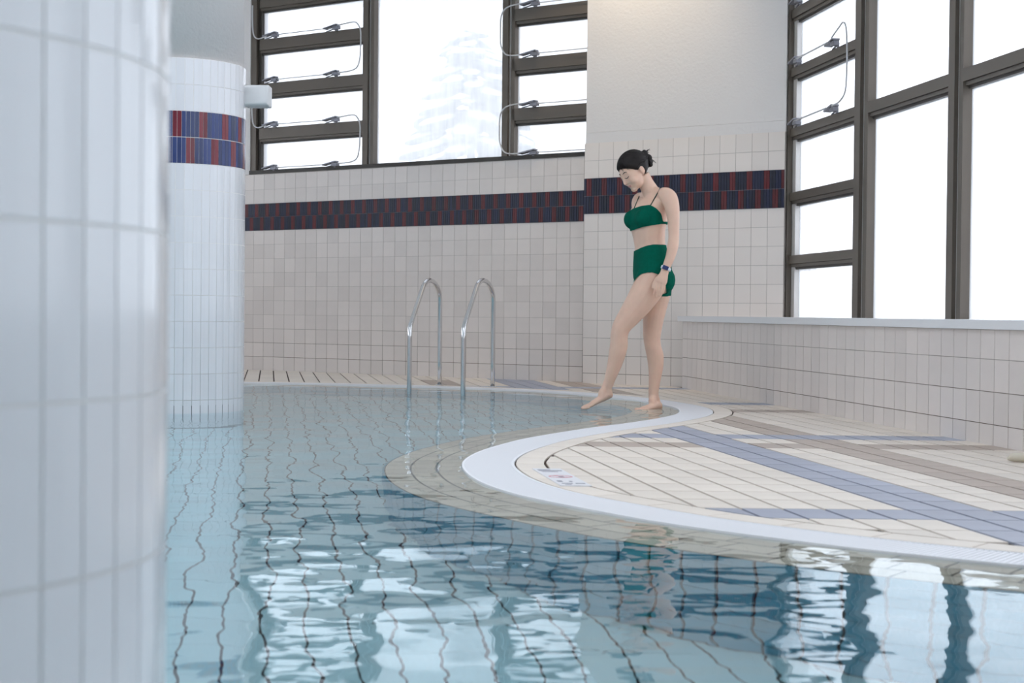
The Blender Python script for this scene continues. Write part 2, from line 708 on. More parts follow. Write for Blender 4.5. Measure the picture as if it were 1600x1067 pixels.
# --- pool basin
PD = -1.05
A_line = stepped(off_pts(-.29))
pool = flat('pool_basin', A_line + [(XL, YN), (3.67, YN)], PD, M_poolgrout)
tag(pool, 'turquoise tiled pool basin with a sloping wet edge', kind='structure')
b = MB()
a0, a1 = off_pts(-.29), off_pts(.0)
for i in range(0, len(BC) - 2, 2):
    j = i + 2
    b.poly([(*a0[i], -.045), (*a0[j], -.045), (*a1[j], -.012), (*a1[i], -.012)])
    b.poly([(*a0[i], PD), (*a0[j], PD), (*a0[j], -.045), (*a0[i], -.045)], 1)
b.build('edge_bed', [M_edgegrout, M_poolgrout], pool)
for r in range(3):
    d0, d1 = -.29 + .097 * r, -.29 + .097 * (r + 1)
    zz = lambda d: -.006 + d * .115
    ring_tiles('edge_tile', pool, d0, d1, .15, zz(d0), zz(d1), M_edge, M_edge_i, base=-.05, gap=.004, phase=.05 * r)
# pool wall tiles
b = MB()
TW = .105
s = 0.0
while s < SC[-1] - TW:
    for r in range(9):
        z1 = -.05 - r * .11
        z0 = z1 - .103
        p = [off_at(s + .005, -.288), off_at(s + TW - .005, -.288), off_at(s + TW - .005, -.297), off_at(s + .005, -.297)]
        if area(p) < 0: p = p[::-1]
        b.prism(p, z0, z1)
    s += TW
o = b.build('pool_wall_tiles', M_poolwall, pool)
o['kind'] = 'stuff'
# pool floor tiles
cand = []
g = .0036
TQ = [(g, g * .4), (.106 - g, g * .4), (.106 - g - SL * .24, .24 - g * .4), (g - SL * .24, .24 - g * .4)]
for i in range(-70, 60):
    for j in range(-10, 70):
        y0 = -2.8 + j * .24
        c = i * .106
        xm = c + .053 - SL * (y0 + .12)
        if xm < XL or xm > 4.4: continue
        pt = np.array((xm, y0 + .12))
        if pt[1] < YN: continue
        x0 = c - SL * y0
        poly, cut = [(x0 + p[0], y0 + p[1]) for p in TQ], False
        if pt[1] > 2.4:
            d = sdist(pt)
            if d > -.14: continue
            if d > -.5:
                q_ = clip_phi(poly, lambda p: -.292 - sdist(p))
                if q_ is None: continue
                cut = q_ is not poly
                poly = q_
        cand.append((1 if cut else 0 if -1.6 < xm / max(pt[1], .1) * 3 < 1.6 and pt[1] > 3.3 else 1, pt[1], x0, y0, poly))
cand.sort(key=lambda t: t[:4])
tm = MB()
tm.prism(TQ, 0, .006)
tme = tm.mesh('pool_floor_tile', M_pool)
rest = MB()
for n_, (cut, _, x0, y0, poly) in enumerate(cand):
    if n_ < 300 and cut == 0:
        o = link('pool_floor_tile', tme, None, pool)
        o.location = (x0, y0, PD)
    else:
        if area(poly) < 0: poly = poly[::-1]
        rest.prism(poly, PD, PD + .006)
o = rest.build('pool_floor_tiles_far', M_pool_i, pool)
o['kind'] = 'stuff'

# --- water
M_water = bpy.data.materials.new('pool_water')
M_water.use_nodes = True
nt = M_water.node_tree
nt.nodes.clear()
o_ = nt.nodes.new('ShaderNodeOutputMaterial')
gl = nt.nodes.new('ShaderNodeBsdfGlass')
gl.inputs['IOR'].default_value = 1.33
gl.inputs['Roughness'].default_value = 0.0
gl.inputs['Color'].default_value = (.93, .985, 1.0, 1)
ge = nt.nodes.new('ShaderNodeNewGeometry')
n1 = nt.nodes.new('ShaderNodeTexNoise')
n1.inputs['Scale'].default_value = 2.3
n1.inputs['Detail'].default_value = 1.0
n2 = nt.nodes.new('ShaderNodeTexNoise')
n2.inputs['Scale'].default_value = 7.0
n2.inputs['Detail'].default_value = 1.5
nt.links.new(ge.outputs['Position'], n1.inputs['Vector'])
nt.links.new(ge.outputs['Position'], n2.inputs['Vector'])
ad = nt.nodes.new('ShaderNodeMath')
ad.operation = 'MULTIPLY_ADD'
ad.inputs[1].default_value = .16
nt.links.new(n2.outputs[0], ad.inputs[0])
nt.links.new(n1.outputs[0], ad.inputs[2])
# rings spreading from the dipped toes
TOE = P(918, 640)
vs = nt.nodes.new('ShaderNodeVectorMath')
vs.operation = 'DISTANCE'
nt.links.new(ge.outputs['Position'], vs.inputs[0])
vs.inputs[1].default_value = (TOE.x, TOE.y, 0)
m1 = nt.nodes.new('ShaderNodeMath')
m1.operation = 'MULTIPLY'
m1.inputs[1].default_value = 75
nt.links.new(vs.outputs['Value'], m1.inputs[0])
m2 = nt.nodes.new('ShaderNodeMath')
m2.operation = 'SINE'
nt.links.new(m1.outputs[0], m2.inputs[0])
m3 = nt.nodes.new('ShaderNodeMapRange')
m3.inputs[1].default_value = .02
m3.inputs[2].default_value = .5
m3.inputs[3].default_value = .35
m3.inputs[4].default_value = 0
nt.links.new(vs.outputs['Value'], m3.inputs[0])
m4 = nt.nodes.new('ShaderNodeMath')
m4.operation = 'MULTIPLY_ADD'
nt.links.new(m2.outputs[0], m4.inputs[0])
nt.links.new(m3.outputs[0], m4.inputs[1])
nt.links.new(ad.outputs[0], m4.inputs[2])
bp = nt.nodes.new('ShaderNodeBump')
bp.inputs['Strength'].default_value = 1
bp.inputs['Distance'].default_value = .014
nt.links.new(m4.outputs[0], bp.inputs['Height'])
nt.links.new(bp.outputs[0], gl.inputs['Normal'])
nt.links.new(gl.outputs[0], o_.inputs[0])
water = flat('pool_water', stepped(off_pts(.004)) + [(XL + .002, YN + .002), (3.66, YN + .002)], 0.0, M_water,
             holes=[[(cx_ + .398 * math.cos(2 * math.pi * k / 64), cy_ + .398 * math.sin(2 * math.pi * k / 64)) for k in range(64)] for cx_, cy_ in ((-1.964, 9.5), (-.725, 1.50))])
tag(water, 'clear rippled blue water filling the pool', 'water', kind='stuff')

# --- tiled walls ---------------------------------------------------
tile_cache = {}


def tile_mesh(wd, ht, th, m_, key):
    k = (round(wd, 4), round(ht, 4), key)
    if k not in tile_cache:
        b = MB()
        b.box((0, 0, 0), (wd, th, ht))
        tile_cache[k] = b.mesh('wall_tile', m_)
    return tile_cache[k]


def wall_tiles(parent, p0, d, n, s_cols, z_rows, m_obj, m_far, th=.004, gap=.0018, limit=300):
    """tiles on a vertical wall; s_cols and z_rows are joint positions"""
    R = Matrix.Rotation(math.atan2(d.y, d.x), 3, 'Z')
    ang = math.atan2(d.y, d.x)
    cand = []
    for a, b_ in zip(s_cols[:-1], s_cols[1:]):
        for z0, z1 in z_rows:
            c = p0 + d * ((a + b_) / 2) + n * (th / 2 - .002) + Vector((0, 0, (z0 + z1) / 2))
            cand.append((0 if in_view(c, 10) else 1, (c - CAM).length, c, b_ - a - 2 * gap, z1 - z0 - 2 * gap))
    cand.sort(key=lambda t: t[:2])
    far = MB()
    for k, (_, _, c, wd, ht) in enumerate(cand):
        if k < limit:
            o = link('wall_tile', tile_mesh(wd, ht, th, m_obj, m_obj.name), None, parent)
            o.location = c
            o.rotation_euler = (0, 0, ang)
        else:
            far.box(c, (wd, th, ht), R)
    if far.f:
        o = far.build('wall_tiles_far', m_far, parent)
        o['kind'] = 'stuff'


def band(parent, p0, d, n, s0, s1, z0, hrow, mats, pitch=.0245, th=.010):
    R = Matrix.Rotation(math.atan2(d.y, d.x), 3, 'Z')
    b = MB()
    k = 0
    s = s0
    while s < s1 - .004:
        e = min(s + pitch, s1)
        for r in range(2):
            red = (k + (0 if r == 1 else 3)) % 6 in (1, 2)
            c = p0 + d * ((s + e) / 2) + n * (th / 2 - .002) + Vector((0, 0, z0 + hrow * (r + .5)))
            b.box(c, (e - s - .0022, th, hrow - .004), R, 1 if red else 0)
        s += pitch
        k += 1
    o = b.build('band_tiles', mats, parent)
    o['kind'] = 'stuff'
    bb = MB()
    bb.box(p0 + d * ((s0 + s1) / 2) + n * .002 + Vector((0, 0, z0 + hrow)), (s1 - s0, .004, hrow * 2), R)
    bb.build('band_bed', M_bgrout, parent)


# back wall
sWL, sWR = -6.75, (PI0 - WB0).dot(DB) + .05          # wall ends
win_l = sB(391, 150)
win_r = (PI0 - WB0).dot(DB) + .02
ZS = 1.905
TH = .25


def wall_box(b, p0, d, n, s0, s1, z0, z1, th=TH, R=None):
    c = p0 + d * ((s0 + s1) / 2) - n * (th / 2) + Vector((0, 0, (z0 + z1) / 2))
    b.box(c, (s1 - s0, th, z1 - z0), Matrix.Rotation(math.atan2(d.y, d.x), 3, 'Z'))


b = MB()
wall_box(b, WB0, DB, NB, sWL, sWR, -.02, 1.617 + .29)
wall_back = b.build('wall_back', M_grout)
tag(wall_back, 'beige tiled wall below the window with a navy and red band', kind='structure')
b = MB()
wall_box(b, WB0, DB, NB, sWL, win_l, 1.907, CEIL)
wall_box(b, WB0, DB, NB, win_l, sWR, 3.95, CEIL)
b.build('plaster_upper', M_plaster, wall_back)
tw = .1357
cols = [sWR - tw * k for k in range(0, 62)][::-1]
rows = [(tw * k, tw * (k + 1)) for k in range(10)] + [(1.617, 1.617 + tw), (1.617 + tw, 1.617 + 2 * tw + .012)]
wall_tiles(wall_back, WB0, DB, NB, cols, rows, M_wt, M_wt_i)
band(wall_back, WB0, DB, NB, cols[0], sWR, 1.357, .13, [M_navy, M_red], pitch=.0226)

# pier
PT = .25
b = MB()
wall_box(b, PI0, DB, NB, 0, PIER_W, -.02, 1.99, .6)
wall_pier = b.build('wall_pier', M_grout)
tag(wall_pier, 'pier with pale square tiles below and smooth plaster above', kind='structure')
b = MB()
wall_box(b, PI0 - NB * .006, DB, NB, 0.006, PIER_W, 1.99, 2.077, .6)
wall_box(b, PI0 - NB * .009, DB, NB, 0.006, PIER_W, 2.0785, CEIL, .6)
b.build('plaster_upper', M_plaster, wall_pier)
ztop = .089
prow = [(0.0, ztop)] + [(ztop + .1465 * k, ztop + .1465 * (k + 1)) for k in range(9)] + [(1.7, 1.8465), (1.8465, 1.993)]
ncol = 13
pcols = [PIER_W * k / ncol for k in range(ncol + 1)]
wall_tiles(wall_pier, PI0, DB, NB, pcols, prow, M_pt, M_pt)
band(wall_pier, PI0, DB, NB, 0, PIER_W, 1.4075, .1463, [M_navy, M_red], pitch=.0245)

# right low wall with its deep sill
LR = 15.6
b = MB()
wall_box(b, WR0, DR, NR, .0, LR, -1.2, .528, .5)
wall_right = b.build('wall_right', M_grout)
tag(wall_right, 'low tiled wall under the tall window with a white sill', kind='structure')
rcols = [.147 * k for k in range(0, 70)]
rrow = [(0, .10), (.10, .2465), (.2465, .393), (.393, .5275)]
wall_tiles(wall_right, WR0, DR, NR, rcols, rrow, M_wt, M_wt_i)
b = MB()
dep = -(WW0 - WR0).dot(NR)
c0 = WR0 + NR * .02
for s0, s1 in ((-.1, 5.0), (5.0, 10.0), (10.0, LR)):
    pass
c = c0 + DR * (LR / 2 - .05) - NR * ((dep + .1) / 2) + Vector((0, 0, .549))
b.box(c, (LR + .1, dep + .1, .042), RR)
b.build('window_sill', M_sill, wall_right)
b = MB()
wall_box(b, WW0, DR, NR, -.3, LR, 3.95, CEIL, .3)
b.build('plaster_upper', M_plaster, wall_right)

# ceiling and the unseen walls
b = MB()
SKX0, SKX1, SKY0, SKY1 = -3.4, .2, 2.6, 8.6         # glazed roof light over the pool
for x0_, x1_, y0_, y1_ in ((-7.5, SKX0, -4, 20), (SKX1, 5.5, -4, 20), (SKX0, SKX1, -4, SKY0), (SKX0, SKX1, SKY1, 20)):
    b.box(((x0_ + x1_) / 2, (y0_ + y1_) / 2, CEIL + .15), (x1_ - x0_, y1_ - y0_, .3))
ceiling = b.build('ceiling', M_ceil)
tag(ceiling, 'plain white ceiling of the pool hall', kind='structure')


def simple_window_wall(name, label, p0, d, n, length, z0, z1, wname, wlabel, npan):
    b = MB()
    wall_box(b, p0, d, n, 0, length, -1.2, z0)
    wall_box(b, p0, d, n, 0, length, z1, CEIL)
    R = Matrix.Rotation(math.atan2(d.y, d.x), 3, 'Z')
    st = length / npan
    for k in range(npan + 1):
        wall_box(b, p0, d, n, max(k * st - .2, 0), min(k * st + .2, length), z0, z1)
    o = b.build(name, M_plaster)
    tag(o, label, kind='structure')
    wobj = empty(wname, p0)
    tag(wobj, wlabel, kind='structure')
    for k in range(npan):
        s0, s1 = k * st + .2, (k + 1) * st - .2
        cc = d * ((s0 + s1) / 2) - n * .12 + Vector((0, 0, (z0 + z1) / 2))
        f_ = MB()
        for a in (s0 + .03, s1 - .03, (s0 + s1) / 2):
            f_.box(d * a - n * .12 + Vector((0, 0, (z0 + z1) / 2)), (.06, .06, z1 - z0), R)
        for zz in (z0 + .03, z1 - .03):
            f_.box(d * ((s0 + s1) / 2) - n * .12 + Vector((0, 0, zz)), (s1 - s0, .06, .06), R)
        f_.build('frame', M_bronze, wobj)
        g_ = MB()
        g_.box(cc, (s1 - s0 - .06, .006, z1 - z0 - .06), R)
        g_.build('pane', M_pane, wobj)
        portal('daylight_portal', p0 + cc + n * .15, n, s1 - s0, z1 - z0)


simple_window_wall('wall_left', 'white wall with wide windows beside the pool', Vector((XL, YN, 0)), Vector((0, 1, 0)), Vector((1, 0, 0)), 22.0, 1.3, 3.2, 'window_3', 'row of wide windows in the left wall', 5)
b = MB()
wall_box(b, Vector((XL, YN, 0)), Vector((1, 0, 0)), Vector((0, 1, 0)), 0, 11.2, -1.2, CEIL)
o = b.build('wall_near', M_plaster)
tag(o, 'plain plaster wall at the near end of the hall', kind='structure')
win5 = empty('window_4', (0, 0, CEIL))
tag(win5, 'glazed roof light in the ceiling over the pool', kind='structure')
ny = 6
for k in range(ny + 1):
    b = MB()
    b.box(((SKX0 + SKX1) / 2, SKY0 + (SKY1 - SKY0) * k / ny, .12), (SKX1 - SKX0, .07, .12))
    b.build('glazing_bar', M_sill, win5)
for k in range(ny):
    b = MB()
    h_ = (SKY1 - SKY0) / ny
    b.box(((SKX0 + SKX1) / 2, SKY0 + h_ * (k + .5), .15), (SKX1 - SKX0, h_ - .07, .008))
    b.build('pane', M_pane, win5)
pl_ = portal('daylight_portal', ((SKX0 + SKX1) / 2, (SKY0 + SKY1) / 2, CEIL + .02), (0, 1, 0), SKX1 - SKX0, SKY1 - SKY0)
pl_.matrix_world = Matrix.Translation(((SKX0 + SKX1) / 2, (SKY0 + SKY1) / 2, CEIL + .02))

# --- windows in view -------------------------------------------------
def win_box(b, p0, d, n, s0, s1, z0, z1, depth0, depth1, mi=0):
    """depth measured into the wall from its face (positive = outwards)"""
    c = p0 + d * ((s0 + s1) / 2) - n * ((depth0 + depth1) / 2) + Vector((0, 0, (z0 + z1) / 2))
    b.box(c, (s1 - s0, abs(depth1 - depth0), z1 - z0), Matrix.Rotation(math.atan2(d.y, d.x), 3, 'Z'), mi)


def bar(parent, p0, d, n, s0, s1, z0, z1):
    b = MB()
    win_box(b, p0, d, n, s0, s1, z0 + .042, z1, .02, .10, 0)
    win_box(b, p0, d, n, s0, s1, z0 + .018, z0 + .04, .034, .10, 0)
    win_box(b, p0, d, n, s0 + .012, s1 - .012, z0, z0 + .018, .05, .10, 1)  # dark lower strip: shadow under the sash put into its colour
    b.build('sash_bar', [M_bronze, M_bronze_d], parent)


def mullion(parent, p0, d, n, s0, s1, z0, z1, light_right=True):
    b = MB()
    wd = s1 - s0
    win_box(b, p0, d, n, s0, s0 + wd * .5, z0, z1, .005, .10, 0)
    win_box(b, p0, d, n, s0 + wd * .5, s0 + wd * .68, z0, z1, .03, .10, 1)
    win_box(b, p0, d, n, s0 + wd * .68, s1, z0, z1, .02, .10, 0)
    b.build('mullion', [M_bronze, M_alu], parent)


def pane(parent, p0, d, n, s0, s1, z0, z1, depth=.075):
    b = MB()
    win_box(b, p0, d, n, s0, s1, z0, z1, depth, depth + .008)
    b.build('pane', M_pane, parent)


def opener(parent, p0, d, n, s, z, size=.16):
    """chain operator: flat bracket plate, arm and motor block on a bar"""
    R = Matrix.Rotation(math.atan2(d.y, d.x), 3, 'Z')
    q0 = p0 + d * s - n * .0 + Vector((0, 0, z))
    b = MB()
    Rt = R @ Matrix.Rotation(math.radians(-10), 3, 'Y')
    b.box(q0 + n * .02 + Vector((0, 0, .032)), (size, .06, .012), Rt)
    b.box(q0 + d * (size * .38) + n * .02 + Vector((0, 0, .018)), (size * .45, .04, .03), R)
    b.box(q0 + d * (size * .3) - n * .0 + Vector((0, 0, .004)), (.02, .03, .02), R)
    b.box(q0 - d * (size * .2) - n * .02 + Vector((0, 0, .012)), (size * .8, .012, .008), Rt)
    return b.build('window_opener', M_opener, parent)


def cable(parent, pts, r=.0065):
    # smooth the corner points
    P_ = [Vector(p) for p in pts]
    out = []
    for i in range(len(P_) - 1):
        p0, p1, p2, p3 = P_[max(i - 1, 0)], P_[i], P_[i + 1], P_[min(i + 2, len(P_) - 1)]
        for t in (0, .2, .4, .6, .8):
            out.append(.5 * ((2 * p1) + (p2 - p0) * t + (2 * p0 - 5 * p1 + 4 * p2 - p3) * t * t + (3 * p1 - p0 - 3 * p2 + p3) * t ** 3))
    out.append(P_[-1])
    b = MB()
    b.tube(out, r, 6)
    return b.build('opener_cable', M_cable, parent, True)


# back window
win1 = empty('window_1', WB0 + DB * win_l + Vector((0, 0, ZS)))
tag(win1, 'wide bronze framed window with misted panes above the tiled wall', kind='structure')
W1 = -(DB * win_l + Vector((0, 0, ZS)))
p1 = -DB * win_l - Vector((0, 0, ZS))     # so that positions stay in wall coordinates
sj0, sj1 = sB(393, 150), sB(404, 150)
sm0, sm1 = sB(566, 120), sB(582, 120)
sn0, sn1 = sB(784, 120), sB(802, 120)
ZT = 3.95
b = MB()
win_box(b, p1, DB, NB, win_l, win_r, ZS, ZS + .035, -.01, .12)
win_box(b, p1, DB, NB, win_l, win_r, ZT - .05, ZT, .0, .12)
b.build('frame_rail', M_bronze_d, win1)
for a, c_ in ((sj0, sj1),):
    b = MB()
    win_box(b, p1, DB, NB, win_l, a + (c_ - a) * .55, ZS, ZT, .01, .12, 0)
    win_box(b, p1, DB, NB, a + (c_ - a) * .55, c_, ZS, ZT, .04, .12, 1)
    b.build('jamb', [M_bronze, M_bronze_d], win1)
mullion(win1, p1, DB, NB, sm0, sm1, ZS + .03, ZT)
mullion(win1, p1, DB, NB, sn0, sn1, ZS + .03, ZT)
zb = [(2.203, 2.351), (2.634, 2.78), (3.062, 3.208), (3.47, 3.60)]
for s0, s1 in ((sj1 - .01, sm0), (sn1 - .03, win_r)):
    prev = ZS + .03
    for z0, z1 in zb:
        bar(win1, p1, DB, NB, s0, s1, z0, z1)
        pane(win1, p1, DB, NB, s0, s1, prev, z0)
        prev = z1
    pane(win1, p1, DB, NB, s0, s1, prev, ZT - .03)
pane(win1, p1, DB, NB, sm1, sn0, ZS + .03, ZT - .03)
zo = [ZS + .03] + [z1 for _, z1 in zb[:3]]
for k, z in enumerate(zo):
    for px in (424, 519):
        opener(win1, p1, DB, NB, sB(px, 150), z)
    opener(win1, p1, DB, NB, sB(828, 150), z)
    # straight cable run along each bar
    b = MB()
    for a, c_ in ((sB(426, 150), sB(519, 150)), (sB(830, 150), win_r - .02)):
        b.tube([p1 + DB * a + NB * .02 + Vector((0, 0, z + .022)), p1 + DB * c_ + NB * .02 + Vector((0, 0, z + .022))], .005, 6)
    b.build('opener_cable', M_cable, win1)


def wp(px, z, off=.03):
    return p1 + DB * sB(px, 150) + NB * off + Vector((0, 0, z))


for za, zc in ((zo[0], zo[1]), (zo[2], zo[3])):
    cable(win1, [wp(530, za + .025), wp(550, za + .03), wp(561, za + .06), wp(565, za + .14), wp(566, (za + zc) / 2 + .03), wp(566, zc - .05), wp(562, zc + .02), wp(554, zc + .05), wp(530, zc + .035)])
    cable(win1, [wp(824, za + .025), wp(805, za + .02), wp(792, za + .04), wp(785, za + .12), wp(784, (za + zc) / 2 + .03), wp(785, zc - .06), wp(791, zc + .0), wp(803, zc + .025), wp(822, zc + .03)])
for za in (zo[1], zo[3]):
    cable(win1, [wp(420, za + .02), wp(408, za + .0), wp(401, za + .02), wp(398, za + .08), wp(397, za + .2), wp(397, za + .33)])

portal('daylight_portal', WB0 + DB * ((win_l + win_r) / 2) + NB * .1 + Vector((0, 0, 2.95)), NB, win_r - win_l, 2.0)

# right window
win2 = empty('window_2', WW0 + Vector((0, 0, .57)))
tag(win2, 'tall bronze framed corner window with large misted panes above the sill', kind='structure')
p2 = Vector((0, 0, -.57))
ZB, ZT2 = .57, 3.95
ja, jb = sR(1225), sR(1235)
ma, mb = sR(1332), sR(1350)
na, nb = sR(1478), sR(1497.5)
b = MB()
win_box(b, p2, DR, NR, ja - .02, (ja + jb) / 2, ZB, ZT2, .0, .12, 0)
win_box(b, p2, DR, NR, (ja + jb) / 2, jb, ZB, ZT2, .04, .12, 1)
b.build('jamb', [M_bronze, M_alu], win2)
b = MB()
win_box(b, p2, DR, NR, ja, LR, ZT2 - .05, ZT2, .0, .12)
b.build('frame_rail', M_bronze_d, win2)
st = na - ma
edges = []
k = 0
while ma + st * k < LR - .3:
    edges.append(ma + st * k)
    k += 1
wdm = [mb - ma] + [nb - na] * (len(edges) - 1)
for e, wd in zip(edges, wdm):
    mullion(win2, p2, DR, NR, e, e + wd, ZB, ZT2)
zb2 = [(.934, 1.04), (1.417, 1.52), (1.905, 2.01), (2.365, 2.47), (2.81, 2.92), (3.27, 3.38)]
prev = ZB
for z0, z1 in zb2:
    bar(win2, p2, DR, NR, ja, ma, z0, z1)
    pane(win2, p2, DR, NR, jb, ma, prev, z0)
    prev = z1
pane(win2, p2, DR, NR, jb, ma, prev, ZT2)
for i in range(len(edges)):
    s0 = edges[i] + wdm[i]
    s1 = edges[i + 1] if i + 1 < len(edges) else LR
    bar(win2, p2, DR, NR, s0, s1, 1.895, 2.01)
    bar(win2, p2, DR, NR, s0, s1, 3.27, 3.38)
    pane(win2, p2, DR, NR, s0, s1, ZB, 1.895)
    pane(win2, p2, DR, NR, s0, s1, 2.01, 3.27)
    pane(win2, p2, DR, NR, s0, s1, 3.38, ZT2)


def wp2(px, z, off=.03):
    return p2 + DR * sR(px) + NR * off + Vector((0, 0, z))


for z in (2.01, 2.47, 2.92):
    for px in (1243, 1301):
        opener(win2, p2, DR, NR, sR(px), z, .16)
    b = MB()
    b.tube([wp2(1245, z + .03, .035), wp2(1297, z + .04, .035)], .006, 6)
    b.build('opener_cable', M_cable, win2)
cable(win2, [wp2(1306, 2.05, .04), wp2(1318, 2.06, .04), wp2(1325, 2.12), wp2(1327, 2.25), wp2(1327, 2.42), wp2(1325, 2.56), wp2(1320, 2.60), wp2(1314, 2.58), wp2(1305, 2.53, .04)])
cable(win2, [wp2(1227.5, 2.5, .02), wp2(1228, 2.6, .02), wp2(1228, 2.75, .02), wp2(1228, 2.92, .02)], .008)
for k in range(3):
    s0 = ja + (LR - ja) * k / 3
    s1 = ja + (LR - ja) * (k + 1) / 3
    portal('daylight_portal', WW0 + DR * ((s0 + s1) / 2) + NR * .12 + Vector((0, 0, 2.26)), NR, s1 - s0, 3.3)

# --- round tiled columns ---------------------------------------------
def column(name, label, cx, cyy, dz):
    R_ = .40
    n = 51
    b = MB()
    rings = []
    seg_ = 102
    def ring(r, z): return [(r * math.cos(2 * math.pi * k / seg_), r * math.sin(2 * math.pi * k / seg_), z) for k in range(seg_)]
    b.loft([ring(R_ - .0012, -1.05), ring(R_ - .0012, .045)], 1)
    b.loft([ring(R_ - .0012, .045), ring(R_ - .0012, 1.986)], 0)
    o = b.build(name, [M_cgrout, M_dgrout], None, True)
    o.location = (cx, cyy, 0)
    tag(o, label, 'column', kind='structure')
    b = MB()
    b.loft([ring(R_ - .012, 1.98), ring(R_ - .012, CEIL)])
    b.build('plaster_shaft', M_plaster, o, True)
    rows_ = [(.075 + dz + .147 * k, .075 + dz + .147 * (k + 1)) for k in range(-7, 13) if k not in (9, 10)]
    da = 2 * math.pi / n
    toc = math.atan2(-cyy, -cx)
    def tile(a0, a1, z0, z1, r, mb_, mi=0, sub=2):
        inn, out = [], []
        for j in range(sub + 1):
            a = a0 + (a1 - a0) * j / sub
            inn.append((math.cos(a) * (r - .012), math.sin(a) * (r - .012)))
            out.append((math.cos(a) * r, math.sin(a) * r))
        for j in range(sub):
            mb_.hexa([(*inn[j], z0), (*out[j], z0), (*out[j + 1], z0), (*inn[j + 1], z0),
                      (*inn[j], z1), (*out[j], z1), (*out[j + 1], z1), (*inn[j + 1], z1)], mi)
    tmb = MB()
    ga = .0016 / R_
    tile(-da / 2 + ga, da / 2 - ga, .0016, .147 - .0016, R_, tmb)
    tme = tmb.mesh('column_tile', M_ct, False)
    cand = []
    for (z0, z1) in rows_:
        for k in range(n):
            a = da * (k + .37)
            fac = math.cos(a - toc)
            wz = (cx + R_ * math.cos(a), cyy + R_ * math.sin(a), (z0 + z1) / 2)
            vis = fac > -.02 and z1 > 0 and in_view(wz, 150)
            cand.append((0 if vis else 1, -fac, a, z0, z1))
    cand.sort()
    far = MB()
    for i_, (v, _, a, z0, z1) in enumerate(cand):
        if i_ < 300 and v == 0:
            t = link('column_tile', tme, None, o)
            t.location = (0, 0, z0)
            t.rotation_euler = (0, 0, a)
        else:
            tile(a - da / 2 + ga, a + da / 2 - ga, z0 + .0016, z1 - .0016, R_, far)
    t = far.build('column_tiles_far', M_ct_i, o)
    t['kind'] = 'stuff'
    bb = MB()
    for k in range(102):
        for r in range(2):
            red = (k + (0 if r == 1 else 3)) % 6 in (1, 2)
            a = 2 * math.pi * (k + .1) / 102
            z0 = 1.398 + dz + .147 * r
            tile(a, a + 2 * math.pi / 102 - .0045, z0 + .002, z0 + .145, R_ + .0005, bb, 1 if red else 0, 1)
    t = bb.build('band_tiles', [M_navy_c, M_red_c], o)
    t['kind'] = 'stuff'
    return o


col_far = column('tiled_column', 'round white tiled column with a navy and red band standing in the pool', -1.964, 9.5, 0)
col_near = column('tiled_column', 'round white tiled column at the near end of the pool, showing only white tiles', -.725, 1.50, -.0125)

# ================================================================== OBJECTS
# white box on the far column
def box_light():
    c = P(403, 151, 0)
    d = ray(403, 151)
    c = CAM + d * (9.55 / d.y)
    e = empty('wall_speaker', c)
    tag(e, 'small white box speaker fixed to the side of the banded column', 'speaker')
    hw, hh, hd = .0735, .0615, .075
    pts = []
    def rr(sc_, y, inset):
        out = []
        r_ = .008
        for cx_, cz_, a0 in ((hw - r_ - inset, hh - r_ - inset, 0), (-hw + r_ + inset * .3, hh - r_ - inset, 90), (-hw + r_ + inset * .3, -hh + r_ + inset, 180), (hw - r_ - inset, -hh + r_ + inset, 270)):
            for k in range(4):
                a = math.radians(a0 + 30 * k)
                out.append(Vector((cx_ + r_ * math.cos(a), y, cz_ + r_ * math.sin(a))))
        return out
    b = MB()
    b.loft([rr(1, hd, .004), rr(1, hd - .02, 0), rr(1, -hd + .03, 0), rr(1, -hd + .006, .006), rr(1, -hd, .016)])
    b.build('housing', M_box, e, True)
    b = MB()
    b.box((-hw - .004, 0, 0), (.008, .12, .105))
    b.box((-hw - .02, 0.02, 0), (.04, .05, .04))
    b.build('bracket', M_black, e)
    b = MB()
    b.ellipsoid((-.05, -.01, -hh - .003), ((.006, 0, 0), (0, .006, 0), (0, 0, .005)), 8, 6)
    b.build('screw', M_box, e, True)


box_light()


# handrails
def rail(label, deck, waterp, ztop_, zbend):
    e = empty('pool_handrail', (deck[0], deck[1], 0))
    tag(e, label, 'handrail')
    d = Vector((deck[0], deck[1], 0))
    w_ = Vector((waterp[0], waterp[1], 0)) - d
    pts = [Vector((0, 0, -.06)), Vector((0, 0, .2)), Vector((0, 0, .45)), Vector((0, 0, ztop_ - .16))]
    # arch: from the deck leg over to the leaning part
    r_ = .17
    ctr = w_ * .36 + Vector((0, 0, ztop_ - .155))
    for k in range(1, 12):
        a = math.pi * k / 12
        pts.append(Vector((ctr.x - w_.x * .36 * math.cos(a), ctr.y - w_.y * .36 * math.cos(a), ctr.z + .155 * math.sin(a))) if k < 6 else
                   Vector((ctr.x - w_.x * .30 * math.cos(a), ctr.y - w_.y * .30 * math.cos(a), ctr.z + .155 * math.sin(a))))
        if k == 9: break
    a_ = w_ * 1.0 + Vector((0, 0, zbend))
    last = pts[-1]
    pts += [last + (a_ - last) * .35, last + (a_ - last) * .7, last + (a_ - last) * .94, a_ + Vector((0, 0, -.02)), w_ + Vector((0, 0, zbend - .08)), w_ + Vector((0, 0, .1)), w_ + Vector((0, 0, -.75))]
    b = MB()
    b.tube(pts, .0175, 14)
    b.build('tube', M_steel, e, True)
    b = MB()
    b.tube([(0, 0, DECK), (0, 0, DECK + .008)], .032, 16)
    b.build('base_flange', M_steel, e, True)


q1, q2 = P(686, 607), P(769.4, 609.5)


